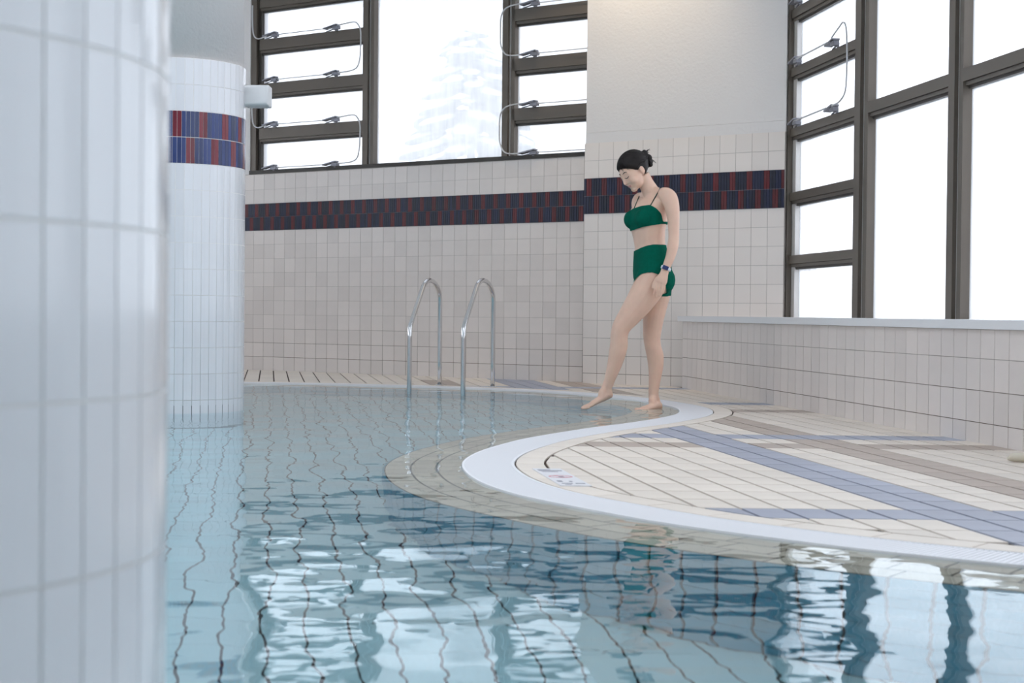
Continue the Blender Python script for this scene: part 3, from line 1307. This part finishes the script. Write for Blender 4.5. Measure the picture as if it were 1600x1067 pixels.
def onto_border(px):
    """deck point straight down from a pixel column that lies on the border tiles behind the grating"""
    y = 613.0
    while y > 598:
        q = P(px, y)
        if sdist(np.array((q.x, q.y))) > .258: return q
        y -= .1
    return P(px, 606)


q1, q2 = onto_border(686.5), onto_border(769.6)
rail('bent stainless steel handrail nearer the tiled column', q1, ((640 - 800) / F * 11.95, 11.95), .825, .47)
rail('bent stainless steel handrail nearer the woman', q2, ((724 - 800) / F * 11.72, 11.72), .825, .47)

# floor sign
cs = [P(831.4, 735.4), P(876, 762.5), P(925, 763), P(881, 733)]
o0 = cs[1]
ux = (cs[2] - cs[1])
uy = (cs[0] - cs[1])
sg = empty('floor_sign', (o0.x, o0.y, DECK))
tag(sg, 'white floor sign plate with a faded red symbol set in the deck tiles', 'sign')


def sp(u, v, z):
    q = ux * u + uy * v
    return (q.x, q.y, z)


b = MB()
pl = [sp(0, 0, 0), sp(1, 0, 0), sp(1, 1, 0), sp(0, 1, 0)]
if area(pl) < 0: pl = pl[::-1]
b.prism(pl, 0, .003)
b.build('plate', M_plaque, sg)
b = MB()
nseg = 28
lw, lh = ux.length, uy.length
for k in range(nseg):
    a0, a1 = 2 * math.pi * k / nseg, 2 * math.pi * (k + 1) / nseg
    ro, ri = .40, .34
    pp = [sp(.5 + r * math.cos(a), .5 + r * math.sin(a) * lw / lh, 0) for r, a in ((ri, a0), (ro, a0), (ro, a1), (ri, a1))]
    if area(pp) < 0: pp = pp[::-1]
    b.prism(pp, .003, .0038)
pp = [sp(.22, .5 + .26 * lw / lh, 0), sp(.27, .5 + .3 * lw / lh, 0), sp(.78, .5 - .26 * lw / lh, 0), sp(.73, .5 - .3 * lw / lh, 0)]
if area(pp) < 0: pp = pp[::-1]
b.prism(pp, .003, .0038)
b.build('red_symbol', M_pink, sg)
b = MB()
for u0, v0, u1, v1 in ((.1, .84, .9, .87), (.15, .78, .7, .80), (.1, .9, .55, .925), (.12, .20, .28, .26), (.5, .2, .6, .235), (.15, .1, .5, .125), (.6, .1, .9, .125), (.2, .04, .4, .06), (.42, .45, .6, .52)):
    pp = [sp(u0, v0, 0), sp(u1, v0, 0), sp(u1, v1, 0), sp(u0, v1, 0)]
    if area(pp) < 0: pp = pp[::-1]
    b.prism(pp, .003, .0036)
b.build('print', M_ink, sg)['kind'] = 'stuff'

# cream hose end lying by the right wall
h0, h1 = P(1574, 724), P(1640, 727)
b = MB()
dh = (h1 - h0)
b.tube([h0 + Vector((0, 0, DECK + .012)), h0 + dh * .12 + Vector((0, 0, DECK + .02)), h0 + dh * .6 + Vector((0, 0, DECK + .021)), h1 + Vector((.1, .02, DECK + .021)), h1 + Vector((.3, .2, DECK + .021))], [.006, .018, .02, .02, .02], 10)
hz = b.build('hose', M_hose, None, True)
tag(hz, 'cream hose end lying on the deck beside the low wall', 'hose')

# warm downlight above the pier
dl = PI0 + DB * .48 + NB * .75
e = empty('ceiling_downlight', (dl.x, dl.y, CEIL))
tag(e, 'warm recessed downlight in the ceiling above the plaster pier', 'light')
b = MB()
b.tube([(0, 0, .0), (0, 0, -.02)], .09, 20)
b.build('trim_ring', M_sill, e, True)
l = bpy.data.lights.new('downlight_lamp', 'SPOT')
l.energy = 120
l.color = (1, .80, .55)
l.spot_size = math.radians(95)
l.spot_blend = .8
l.shadow_soft_size = .06
lo = bpy.data.objects.new('downlight_lamp', l)
COL.objects.link(lo)
lo.parent = e
lo.location = (0, 0, -.04)
tgt = PI0 + DB * .48 + Vector((0, 0, 3.15)) - Vector((dl.x, dl.y, CEIL))
lo.rotation_euler = Vector(tgt).to_track_quat('-Z', 'Y').to_euler()

# snow outside and a snow laden tree
b = MB()
b.box((0, 30, -1.5), (160, 160, .2))
g_ = b.build('ground', M_snow)
tag(g_, 'snow covered ground outside the windows', kind='structure')
M_greysnow = mat('greyed_snow_on_branches', (.62, .65, .70), .9)  # snow darkened in its colour so the tree isn't lost to overexposure


def snowy_tree(px, py, Y, hgt, label):
    d = ray(px, py)
    top = CAM + d * (Y / d.y)
    e = empty('snowy_tree', (top.x, top.y, -1.4))
    tag(e, label, 'tree')
    H_ = top.z + 1.4
    b = MB()
    b.tube([(0, 0, 0), (0, 0, H_ * .9)], [.16, .03], 8)
    b.build('trunk', M_snowtree, e, True)
    bs, bn = MB(), MB()
    rnd = random.Random(3)
    for i in range(150):
        t = rnd.random() ** .8
        z = H_ * (.28 + .7 * t)
        rad = (1 - t) * 2.1 + .15
        a = rnd.random() * 2 * math.pi
        r0 = rad * rnd.uniform(.45, 1)
        c = Vector((math.cos(a) * r0, math.sin(a) * r0, z - r0 * .22))
        out = Vector((math.cos(a), math.sin(a), -.3))
        side = Vector((-math.sin(a), math.cos(a), 0))
        s_ = rnd.uniform(.7, 1.2) * (.35 + .4 * (1 - t))
        bn.ellipsoid(c - Vector((0, 0, .1 * s_)), (out * .75 * s_, side * .48 * s_, Vector((0, 0, .16 * s_))), 8, 5)
        bs.ellipsoid(c, (out * .68 * s_, side * .42 * s_, Vector((0, 0, .15 * s_))), 8, 5)
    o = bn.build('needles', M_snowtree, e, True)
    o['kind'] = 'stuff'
    o = bs.build('snow_cover', M_greysnow, e, True)
    o['kind'] = 'stuff'


snowy_tree(738, 25, 24, 7, 'snow laden conifer outside the wide misted pane')
#@@PERSON@@
# ================================================================== PERSON
GROUND = P(1015, 642, -.016)
PS = (GROUND - CAM).dot(fw)
MPP = PS / F                                   # metres per photo pixel at her distance
M_skin = mat('skin', (.79, .525, .395), .5, sss=.15, noise=.05, nscale=14)
M_hair = mat('dark_hair', (.014, .010, .009), .5, noise=.3, nscale=60, spec=.25)
M_green = mat('green_swimwear', (.0, .105, .066), .9, noise=.12, nscale=60, bump=.0006, bscale=400, spec=.1)
M_strap = mat('dark_green_strap', (.006, .045, .032), .6)
M_lip = mat('lips', (.52, .18, .17), .4)
M_lash = mat('lashes', (.03, .02, .018), .6)
M_watch = mat('navy_watch', (.015, .03, .13), .35)
M_watchw = mat('white_watch_strap', (.78, .8, .86), .4)
M_nail = mat('nails', (.80, .50, .46), .3)

person = empty('person', GROUND)
tag(person, 'woman in a green two-piece swimsuit dipping her toes into the pool', 'person')


def V(x, y, d=0.0):
    """photo pixel -> local metres in the upright plane through her standing foot"""
    h = (642 - y) * MPP
    return Vector(((x - 1015) * MPP - .0096 * h, d, h))


def circ(c, t, r, rx=None, n=18, hint=Vector((0, 1, 0))):
    t = t.normalized()
    u = (hint - t * hint.dot(t)).normalized()
    v = t.cross(u)
    rx = r if rx is None else rx
    return [c + u * (r * math.cos(2 * math.pi * k / n)) + v * (rx * math.sin(2 * math.pi * k / n)) for k in range(n)]


def limb(b, pts, inf=0.0, n=18, hint=Vector((0, 1, 0))):
    """pts: (centre, r_lateral, r_depth)"""
    # subdivide with Catmull-Rom so that limbs bend softly
    out = []
    m_ = len(pts)
    for i in range(m_ - 1):
        q = [pts[max(i - 1, 0)], pts[i], pts[i + 1], pts[min(i + 2, m_ - 1)]]
        for t in (0, .25, .5, .75):
            def cr(a, b_, c_, d_):
                return .5 * (2 * b_ + (c_ - a) * t + (2 * a - 5 * b_ + 4 * c_ - d_) * t * t + (3 * b_ - a - 3 * c_ + d_) * t ** 3)
            out.append((cr(*[k[0] for k in q]), cr(*[k[1] for k in q]), cr(*[k[2] for k in q])))
    out.append(pts[-1])
    rings = []
    for i, (c, r, r2) in enumerate(out):
        t = out[min(i + 1, len(out) - 1)][0] - out[max(i - 1, 0)][0]
        rings.append(circ(c, t, max(r + inf, .002), max(r2 + inf, .002), n, hint))
    # rounded ends
    b.loft(rings)
    for (c, r, r2), s_ in ((out[0], 1), (out[-1], 1)):
        b.ellipsoid(c, ((r + inf, 0, 0), (0, r + inf, 0), (0, 0, min(r, r2) + inf)), 12, 8)


def yaw_vec(deg):
    a = math.radians(deg)
    return Vector((-math.cos(a), -math.sin(a), 0)), Vector((math.sin(a), -math.cos(a), 0))


# torso: y, front x, back x (photo px), half breadth, yaw
TORSO = [(456, 1008, 1040, .095, 8), (446, 998, 1046, .140, 8), (436, 992, 1049, .162, 9), (424, 991.5, 1047, .165, 10), (410, 992, 1044, .153, 12), (398, 992.5, 1041, .134, 14),
         (387, 993, 1038, .119, 17), (375, 991, 1037, .115, 20), (363, 988, 1037, .120, 23), (351, 985, 1039, .127, 26), (340, 984, 1041, .134, 28), (328, 987, 1043, .140, 29),
         (317, 993, 1044, .146, 30), (308, 999, 1043, .142, 30), (301, 1003, 1038, .105, 30), (296, 1004, 1031, .07, 30)]


def torso_rings(inf=0.0, n=32, y0=0, y1=999):
    rings = []
    for y, xf, xb, bb, yw in TORSO:
        if not (y0 <= y <= y1): continue
        f_, l_ = yaw_vec(yw)
        half = (xb - xf) / 2 * MPP
        sx = abs(l_.x) * bb
        a = math.sqrt(max(half * half - sx * sx, .045 ** 2)) / abs(f_.x)
        a = min(a, half)
        c = V((xf + xb) / 2, y)
        ring = []
        for k in range(n):
            th = 2 * math.pi * k / n
            ct, st_ = math.cos(th), math.sin(th)
            e_ = .86
            ct = math.copysign(abs(ct) ** e_, ct)
            st_ = math.copysign(abs(st_) ** e_, st_)
            ring.append(c + f_ * ((a + inf) * ct) + l_ * ((bb + inf) * st_))
        rings.append(ring)
    return rings


HF, HL = yaw_vec(28)
PF, PL = yaw_vec(9)


def breasts(b, inf=0.0):
    for s_ in (-1, 1):
        c = V(1011, 343) + HF * .062 + HL * (.063 * s_)
        b.ellipsoid(c, (HF * (.052 + inf), HL * (.058 + inf), Vector((0, 0, .056 + inf))), 16, 10)


def seat(b, inf=0.0):
    for s_ in (-1, 1):
        c = V(1027, 438) + PL * (.070 * s_) 
        b.ellipsoid(c, (PF * (.088 + inf), PL * (.085 + inf), Vector((0, 0, .088 + inf))), 16, 10)


LLEG = [(V(1020, 432, -.082), .082, .098), (V(1010, 452, -.084), .082, .096), (V(998, 471, -.086), .077, .087), (V(983, 492, -.088), .066, .072), (V(970, 510, -.09), .055, .058), (V(966, 524, -.09), .050, .054),
        (V(965.5, 538, -.09), .051, .055), (V(963, 552, -.09), .050, .053), (V(958.5, 570, -.09), .043, .045), (V(952, 590, -.09), .034, .035), (V(946.5, 606, -.09), .028, .031)]
RLEG = [(V(1028, 436, .080), .080, .090), (V(1027, 458, .080), .080, .088), (V(1024.5, 480, .078), .074, .076), (V(1021.5, 505, .075), .063, .063), (V(1020, 526, .072), .053, .055), (V(1021.5, 541, .07), .049, .051),
        (V(1025, 556, .068), .050, .053), (V(1026, 572, .066), .046, .048), (V(1024.5, 592, .062), .037, .038), (V(1022.5, 612, .058), .030, .032), (V(1023, 626, .055), .030, .033)]
LARM = [(V(1035, 306, -.125), .044, .046), (V(1041.5, 312, -.145), .048, .050), (V(1045.5, 326, -.155), .043, .046), (V(1047.5, 344, -.162), .036, .038), (V(1048, 360, -.168), .033, .034), (V(1048, 373, -.172), .032, .033),
        (V(1046.5, 386, -.180), .033, .034), (V(1043, 401, -.186), .029, .030), (V(1038, 414, -.190), .023, .026), (V(1034.5, 423, -.192), .018, .025), (V(1033, 428, -.193), .017, .026)]
RARM = [(V(1003, 309, .115), .042, .044), (V(1000, 316, .135), .045, .045), (V(1001, 334, .145), .038, .038), (V(1006, 356, .15), .033, .033), (V(1010, 373, .152), .031, .031), (V(1012, 390, .155), .031, .031),
        (V(1013, 408, .16), .026, .027), (V(1013, 424, .165), .02, .024)]


def foot(b, ankle, heel, ball, toe, wide, h_mid):
    ax = (toe - heel).normalized()
    side = Vector((0, 0, 1)).cross(ax)
    if side.length < .1: side = Vector((0, 1, 0))
    side.normalize()
    nrm = ax.cross(side) * -1
    nrm = side.cross(ax) if side.cross(ax).z < 0 else side.cross(ax)
    if nrm.z < 0: nrm = -nrm
    mid = heel + (ball - heel) * .52
    b.loft([circ(ankle + Vector((0, 0, .02)), heel - ankle + ax * .02, .026, .028), circ(heel * .55 + ankle * .45 + ax * .004, heel - ankle + ax * .06, .028, .034), circ(heel + nrm * .027 + ax * .012, ax - nrm * .6, .028, .034)])
    b.ellipsoid(heel + nrm * .027 + ax * .006, (ax * .031, side * .027, nrm * .028), 14, 8)
    def fr(c, w_, h_): return [c + nrm * h_ + side * (w_ * math.cos(2 * math.pi * k / 18)) + nrm * (h_ * math.sin(2 * math.pi * k / 18)) for k in range(18)]
    b.loft([fr(heel + ax * .01, .026, .030), fr(heel + ax * .05, .029, h_mid * 1.0), fr(mid, .031, h_mid * .82), fr(ball, wide, .0155), fr(ball + ax * .018, wide * .95, .0125)])
    # instep up to the ankle
    b.loft([circ(ankle + Vector((0, 0, .012)), (mid - ankle), .024, .024), circ((ankle + mid + nrm * .035) / 2 + ax * .002, (mid - ankle), .026, .026), circ(mid + nrm * .026, ball - mid, .027, .020)])
    toes = []
    for k in range(5):
        u = (k - 2) / 2
        ln = (toe - ball).length * (1.0, .98, .9, .8, .66)[k]
        r = (.0115, .0085, .008, .0075, .007)[k]
        p0 = ball + side * (wide * .84 * u) + nrm * .011 + ax * .006
        p1 = p0 + ax * (ln * .6) + nrm * .003
        p2 = p0 + ax * (ln - r) - nrm * (.011 - r)
        toes.append((p0, p1, p2, r))
        b.tube([p0, p1, p2], [r, r * .95, r * .9], 10)
        b.ellipsoid(p2, ((r, 0, 0), (0, r, 0), (0, 0, r)), 8, 6)
    return toes


def hand(b, wrist, fingers, thumb):
    """fingers: list of (knuckle, mid, tip, r)"""
    ks = [f_[0] for f_ in fingers]
    kc = sum(ks, Vector()) / len(ks)
    span = ks[-1] - ks[0]
    t = kc - wrist
    b.loft([circ(wrist, t, .017, .025), circ(wrist + t * .35, t, .016, .031), circ(wrist + t * .75, t, .015, .037), circ(kc + t * .08, t, .012, .036)])
    for k0, k1, k2, r in fingers:
        b.tube([k0 - (k1 - k0) * .3, k0, k0 * .5 + k1 * .5, k1, k1 * .5 + k2 * .5, k2], [r, r, r * .96, r * .95, r * .9, r * .82], 10)
        b.ellipsoid(k2, ((r * .82, 0, 0), (0, r * .82, 0), (0, 0, r * .82)), 8, 6)
    b.tube(thumb[:-1], [.0125, .011, .010, .0085], 10)
    b.ellipsoid(thumb[3], ((.0085, 0, 0), (0, .0085, 0), (0, 0, .0085)), 8, 6)


# head frame
hf = Vector((-.70, -.405, -.58)).normalized()
hl = Vector((.43, -.898, .10))
hl = (hl - hf * hl.dot(hf)).normalized()
hu = hf.cross(hl).normalized()
HO = V(990, 271, .0) - Vector((0, .045, 0))


def hd(f_, l_, u_):
    return HO + hf * f_ + hl * l_ + hu * u_


def hell(b, c, r, n1=20, n2=14):
    b.ellipsoid(hd(*c), (hf * r[0], hl * r[1], hu * r[2]), n1, n2)


def head(b):
    hell(b, (-.012, 0, .036), (.092, .072, .084))      # cranium
    hell(b, (.030, 0, .004), (.063, .066, .080))      # face
    hell(b, (.030, 0, -.040), (.056, .056, .056))      # jaw
    hell(b, (.064, 0, -.080), (.022, .025, .019))      # chin
    for s_ in (-1, 1):
        hell(b, (.052, .034 * s_, -.024), (.032, .029, .030))   # cheek
        hell(b, (.068, .026 * s_, .030), (.014, .026, .014))    # brow
        hell(b, (.082, .011 * s_, -.024), (.011, .0085, .008))  # nostril
        hell(b, (-.010, .076 * s_, .000), (.017, .009, .030))  # ear
        hell(b, (-.004, .073 * s_, -.024), (.009, .007, .010))
    b.tube([hd(.080, 0, .034), hd(.088, 0, .012), hd(.096, 0, -.010), hd(.099, 0, -.018)], [.007, .008, .010, .0105], 10)
    hell(b, (.097, 0, -.020), (.011, .011, .009))
    hell(b, (.074, 0, -.049), (.014, .024, .014))      # mouth mound
    # neck
    n0 = hd(-.028, 0, -.045)
    n1 = V(1016, 300) - Vector((0, .012, 0))
    b.loft([circ(n0, n1 - n0, .050, .050, 20), circ(n0 * .5 + n1 * .5, n1 - n0, .050, .047, 20), circ(n1, n1 - n0, .060, .052, 20), circ(n1 + Vector((.004, 0, -.04)), n1 - n0, .085, .05, 20)])


def shoulders(b):
    # slopes from the neck to both shoulders
    for arm in (LARM, RARM):
        a0 = V(1017, 297) - Vector((0, .01, 0))
        a1 = arm[1][0] + Vector((0, 0, .010))
        b.loft([circ(a0, a1 - a0, .040, .034), circ(a0 * .5 + a1 * .5 - Vector((0, 0, .014)), a1 - a0, .040, .038), circ(a1 - Vector((0, 0, .012)), a1 - a0, .042, .040)])


FING_L = [(V(1021.5, 440, -.196), V(1019, 452, -.200), V(1016.5, 461, -.192), .0082), (V(1025.8, 441.5, -.200), V(1023.5, 454, -.204), V(1021.3, 464, -.196), .0085),
          (V(1030, 442.5, -.200), V(1028, 454, -.203), V(1026, 462.5, -.196), .0082), (V(1034, 442.5, -.196), V(1032.5, 451.5, -.199), V(1031, 458.5, -.193), .0074)]
THUMB_L = [V(1028, 431, -.190), V(1020.5, 437, -.188), V(1017, 444, -.187), V(1015.5, 451, -.186), None]
FING_R = [(V(1006 + 4 * k, 441, .168), V(1005.5 + 4 * k, 452, .170), V(1006 + 4 * k, 460 - abs(k - 1), .166), .008) for k in range(4)]
THUMB_R = [V(1008, 430, .160), V(1003, 437, .155), V(1001, 444, .153), V(1001, 450, .152), None]


def remesh(b, name, vox, smooth=3):
    me = b.mesh(name)
    bm = bmesh.new()
    bm.from_mesh(me)
    bmesh.ops.recalc_face_normals(bm, faces=bm.faces)
    bm.to_mesh(me)
    bm.free()
    o = bpy.data.objects.new(name, me)
    COL.objects.link(o)
    r = o.modifiers.new('r', 'REMESH')
    r.mode = 'VOXEL'
    r.voxel_size = vox
    r.use_smooth_shade = True
    s_ = o.modifiers.new('s', 'SMOOTH')
    s_.factor = .5
    s_.iterations = smooth
    dg = bpy.context.evaluated_depsgraph_get()
    dg.update()
    out = bpy.data.meshes.new_from_object(o.evaluated_get(dg))
    bpy.data.objects.remove(o)
    bpy.data.meshes.remove(me)
    out.name = name
    return out


b = MB()
b.loft(torso_rings())
breasts(b)
seat(b)
limb(b, LLEG)
limb(b, RLEG)
limb(b, LARM)
limb(b, RARM)
shoulders(b)
toesL = foot(b, V(946, 606, -.09), V(952, 622, -.085), V(925, 633.5, -.125), V(911.5, 641, -.142), .036, .026)
toesR = foot(b, V(1022.5, 622, .055), V(1030.5, 641.5, .060), V(1006, 641.6, -.075), V(997, 641.8, -.125), .038, .028)
hand(b, V(1033, 428, -.193), FING_L, THUMB_L)
hand(b, V(1013, 426, .165), FING_R, THUMB_R)
head(b)
body = link('body', remesh(b, 'body', .0042, 5), M_skin, person)
body['label'] = 'bare skin of the standing woman'
bm = bmesh.new()
bm.from_mesh(body.data)
bvh = BVHTree.FromBMesh(bm)
bm.free()


def snap(p, off=.003):
    q, n, _, _ = bvh.find_nearest(p)
    return q + n * off


# swimsuit top
def keep_faces(me, test):
    bm = bmesh.new()
    bm.from_mesh(me)
    dele = [f_ for f_ in bm.faces if not test(f_.calc_center_median())]
    bmesh.ops.delete(bm, geom=dele, context='FACES')
    edge = [v for v in bm.verts if v.is_boundary]
    for _ in range(10):                      # even out the hems
        new = {}
        for v in edge:
            nb = [e.other_vert(v) for e in v.link_edges if e.is_boundary]
            if len(nb) == 2:
                new[v] = v.co * .4 + (nb[0].co + nb[1].co) * .3
        for v, c in new.items():
            v.co = c
    bm.to_mesh(me)
    bm.free()


b = MB()
b.loft(torso_rings(.006, y0=300, y1=400))
breasts(b, .007)
me = remesh(b, 'swim_top', .0045, 5)


def top_test(c):
    x = (c.x + .0096 * c.z) / MPP + 1015
    y = 642 - c.z / MPP
    t_ = np.interp(x, [976, 980, 988, 1000, 1012, 1022, 1030, 1033, 1060], [335, 332, 327, 323.5, 322.5, 328, 336, 347.5, 347.5])
    b_ = np.interp(x, [976, 981, 987, 1000, 1015, 1032, 1060], [362, 362, 361, 357, 354, 351.5, 351.5])
    return t_ < y < b_


keep_faces(me, top_test)
top = link('swim_top', me, M_green, person)
top['label'] = 'green bandeau swim top'
# straps
def cast(x, y):
    """point of her skin seen at a photo pixel"""
    q, n, _, _ = bvh.ray_cast(V(x, y, -1.0), Vector((0, 1, 0)))
    return q


for pa, pb in (((1012.5, 325), (1029, 296)), ((990.0, 327), (999.5, 306))):
    P_ = []
    for t in np.linspace(0, 1, 14):
        q = cast(pa[0] + (pb[0] - pa[0]) * t, pa[1] + (pb[1] - pa[1]) * t)
        if q is not None: P_.append(q + Vector((0, -.002, .001)))
    for _ in range(4):
        P_ = [P_[0]] + [(P_[k - 1] + P_[k] * 2 + P_[k + 1]) / 4 for k in range(1, len(P_) - 1)] + [P_[-1]]
    b = MB()
    b.tube(P_, .0032, 8)
    b.build('strap', M_strap, top, True)

# swimsuit bottom
b = MB()
b.loft(torso_rings(.006, y0=375, y1=460))
seat(b, .006)
limb(b, LLEG[:4], .005)
limb(b, RLEG[:4], .005)
me = remesh(b, 'swim_bottom', .0045, 5)


def bot_test(c):
    xp = (c.x + .0096 * c.z) / MPP + 1015
    if 642 - c.z / MPP < np.interp(xp, [988, 993, 1000, 1010, 1020, 1042], [394, 391.5, 388, 384.5, 383.2, 384]): return False
    lat = c.y
    if lat < -.02:
        # high leg opening on the near side
        x = (c.x - V(1015, 0).x) / MPP
        y = 642 - c.z / MPP
        # opening edge as a curve of height against x
        xs = [-30, -24, -18, -12, -4, 6, 16, 24, 29, 36]
        ys = [446, 442, 434, 429, 427, 427, 431, 440, 462, 466]
        lim = np.interp(x, xs, ys)
        return y < lim
    if lat > .03:
        y = 642 - c.z / MPP
        return y < np.interp((c.x - V(1015, 0).x) / MPP, [-30, -20, 0, 20, 34], [444, 434, 430, 440, 462])
    return 642 - c.z / MPP < 463


keep_faces(me, bot_test)
bot = link('swim_bottom', me, M_green, person)
bot['label'] = 'green high-waisted swim bottoms'

def onface(f_, l_, u_, off=.0008):
    """point of the face surface in front of (l, u)"""
    o_ = hd(.2, l_, u_)
    q, n, _, _ = bvh.ray_cast(o_, -hf)
    return (q + n * off) if q is not None else hd(f_, l_, u_)


# hair: shell over the skull, bun and loose strands
rh = random.Random(11)
b = MB()
NU, NV = 40, 26
c_ = (-.016, 0, .040)
rad = (.106, .085, .093)
rings = []
for j in range(1, NV):
    th = math.pi * j / NV
    ring = []
    for k in range(NU):
        a = 2 * math.pi * k / NU
        f_, l_, u_ = math.sin(th) * math.cos(a), math.sin(th) * math.sin(a), -math.cos(th)
        pf, pl_, pu = c_[0] + rad[0] * f_, c_[1] + rad[1] * l_, c_[2] + rad[2] * u_
        line = float(np.interp(pf, [-.12, -.05, -.03, -.015, .02, .05, .08, .10], [-.12, -.07, -.02, .012, .018, .050, .076, .090]))
        s_ = 1.0
        if pu < line:
            s_ = max(.55, 1 - (line - pu) * 11)
        wob = 1 + .012 * math.sin(a * 9 + th * 3) * (1 if pu > line else 0)
        ring.append(hd(c_[0] + rad[0] * f_ * s_ * wob, c_[1] + rad[1] * l_ * s_ * wob, c_[2] + rad[2] * u_ * (s_ if pu < 0.03 else 1) * wob))
    rings.append(ring)
b.loft(rings)
hair = b.build('hair', M_hair, person, True)
hair['label'] = 'dark brown hair tied in a loose bun'
b = MB()
for i in range(40):
    a = rh.random() * 6.28
    cc = (-.116 + rh.uniform(-.022, .020), rh.uniform(-.030, .030), .022 + rh.uniform(-.040, .040))
    rr_ = rh.uniform(.012, .020)
    hell(b, cc, (rr_, rr_, rr_ * 1.2), 8, 6)
bun = b.mesh('bun')
bb_ = MB()
bb_.v, bb_.f, bb_.m = b.v, b.f, b.m
bunm = remesh(bb_, 'bun', .004, 2)
link('bun', bunm, M_hair, hair)
b = MB()
for i in range(170):                       # combed locks lying over the shell, front to bun
    lat = rh.uniform(-1, 1)
    P_ = []
    st_, en = rh.uniform(.0, .35), rh.uniform(.6, 1)
    for t in np.linspace(st_, en, 9):
        # from the front hairline over the top or side towards the bun
        f_ = math.cos(t * math.pi * .97)
        side = lat * math.sin(max(t, .12) * math.pi * .97) ** .6
        upc = math.sqrt(max(1 - f_ * f_ - side * side * .98, 0))
        pf, pl_, pu = c_[0] + rad[0] * f_ * 1.004, rad[1] * side * 1.004, c_[2] + rad[2] * upc * 1.004
        pu = pu - (abs(lat) ** 2) * .018 * math.sin(t * math.pi)
        if pu < np.interp(pf, [-.12, -.05, -.03, -.015, .02, .05, .08, .10], [-.12, -.07, -.02, .012, .018, .050, .076, .090]): continue
        P_.append(hd(pf, pl_, pu))
    if len(P_) > 2:
        n_ = len(P_)
        b.tube(P_, [.0006 + .0024 * math.sin(math.pi * (k + .5) / n_) for k in range(n_)], 5)
for i in range(34):
    p0 = hd(-.118 + rh.uniform(-.02, .01), rh.uniform(-.02, .02), .035 + rh.uniform(-.03, .03))
    dirv = (-hf * rh.uniform(.2, 1) + hu * rh.uniform(-.9, .7) + hl * rh.uniform(-.4, .4)).normalized()
    ln = rh.uniform(.025, .055)
    b.tube([p0, p0 + dirv * ln * .5 + Vector((0, 0, .004)), p0 + dirv * ln + Vector((0, 0, -.006))], [.0035, .0028, .0008], 5)
for i in range(7):                        # wisps at the forehead and temple
    l0 = rh.uniform(-.04, .06)
    p0 = hd(.070 + rh.uniform(-.01, .008) - abs(l0) * .3, l0, .080 - abs(l0) * .35)
    q_ = onface(.08, l0 * 1.1, .066 - abs(l0) * .4 - rh.uniform(0, .012), .002)
    b.tube([p0, p0.lerp(q_, .5) + hf * .004, q_], [.0016, .0012, .0004], 5)
o = b.build('loose_strands', M_hair, hair, True)
o['kind'] = 'stuff'


for s_ in (-1, 1):
    b = MB()
    P_ = [onface(.08, s_ * (.014 + .032 * t), .034 + .008 * math.sin(math.pi * (t * .8 + .1))) for t in np.linspace(0, 1, 8)]
    b.tube(P_, [.0014, .0024, .0028, .0028, .0026, .0022, .0016, .0010], 6)
    b.build('eyebrow', M_lash, person, True)
    b = MB()
    P_ = [onface(.08, s_ * (.017 + .028 * t), .012 - .007 * math.sin(math.pi * t)) for t in np.linspace(0, 1, 8)]
    b.tube(P_, [.0010, .0018, .0022, .0023, .0023, .0022, .0020, .0012], 6)
    b.build('eyelid', M_lash, person, True)
b = MB()
for du, w_ in ((-.0475, .021), (-.0545, .017)):
    P_ = [onface(.08, w_ * t, du + .004 * abs(t) ** 2, .0) for t in np.linspace(-1, 1, 9)]
    b.tube(P_, [.0006, .0018, .0025, .0029, .0027, .0029, .0025, .0018, .0006], 8)
b.build('lips', M_lip, person, True)

# wristwatch
w0, w1 = V(1037, 417, -.191), V(1034.2, 424, -.1925)
b = MB()
ax_ = (w1 - w0).normalized()
rings = []
for k in range(20):
    a = 2 * math.pi * k / 20
wc = (w0 + w1) / 2
u_ = (Vector((0, 1, 0)) - ax_ * ax_.y).normalized()
v_ = ax_.cross(u_)
def wring(off, e): return [wc + ax_ * off + u_ * ((.0225 + e) * math.cos(2 * math.pi * k / 24)) + v_ * ((.0290 + e) * math.sin(2 * math.pi * k / 24)) for k in range(24)]
b.loft([wring(-.010, 0), wring(-.008, .003), wring(.008, .003), wring(.010, 0)])
wat = b.build('wristwatch', [M_watchw], person, True)
wat['label'] = 'navy and white wristwatch'
b = MB()
fc = wc - u_ * .0245
Rw = Matrix((v_, u_, ax_)).transposed()
b.box(fc + v_ * (-.006 if v_.x > 0 else .006), (.036, .007, .024), Rw)
b.build('watch_face', M_watch, wat)
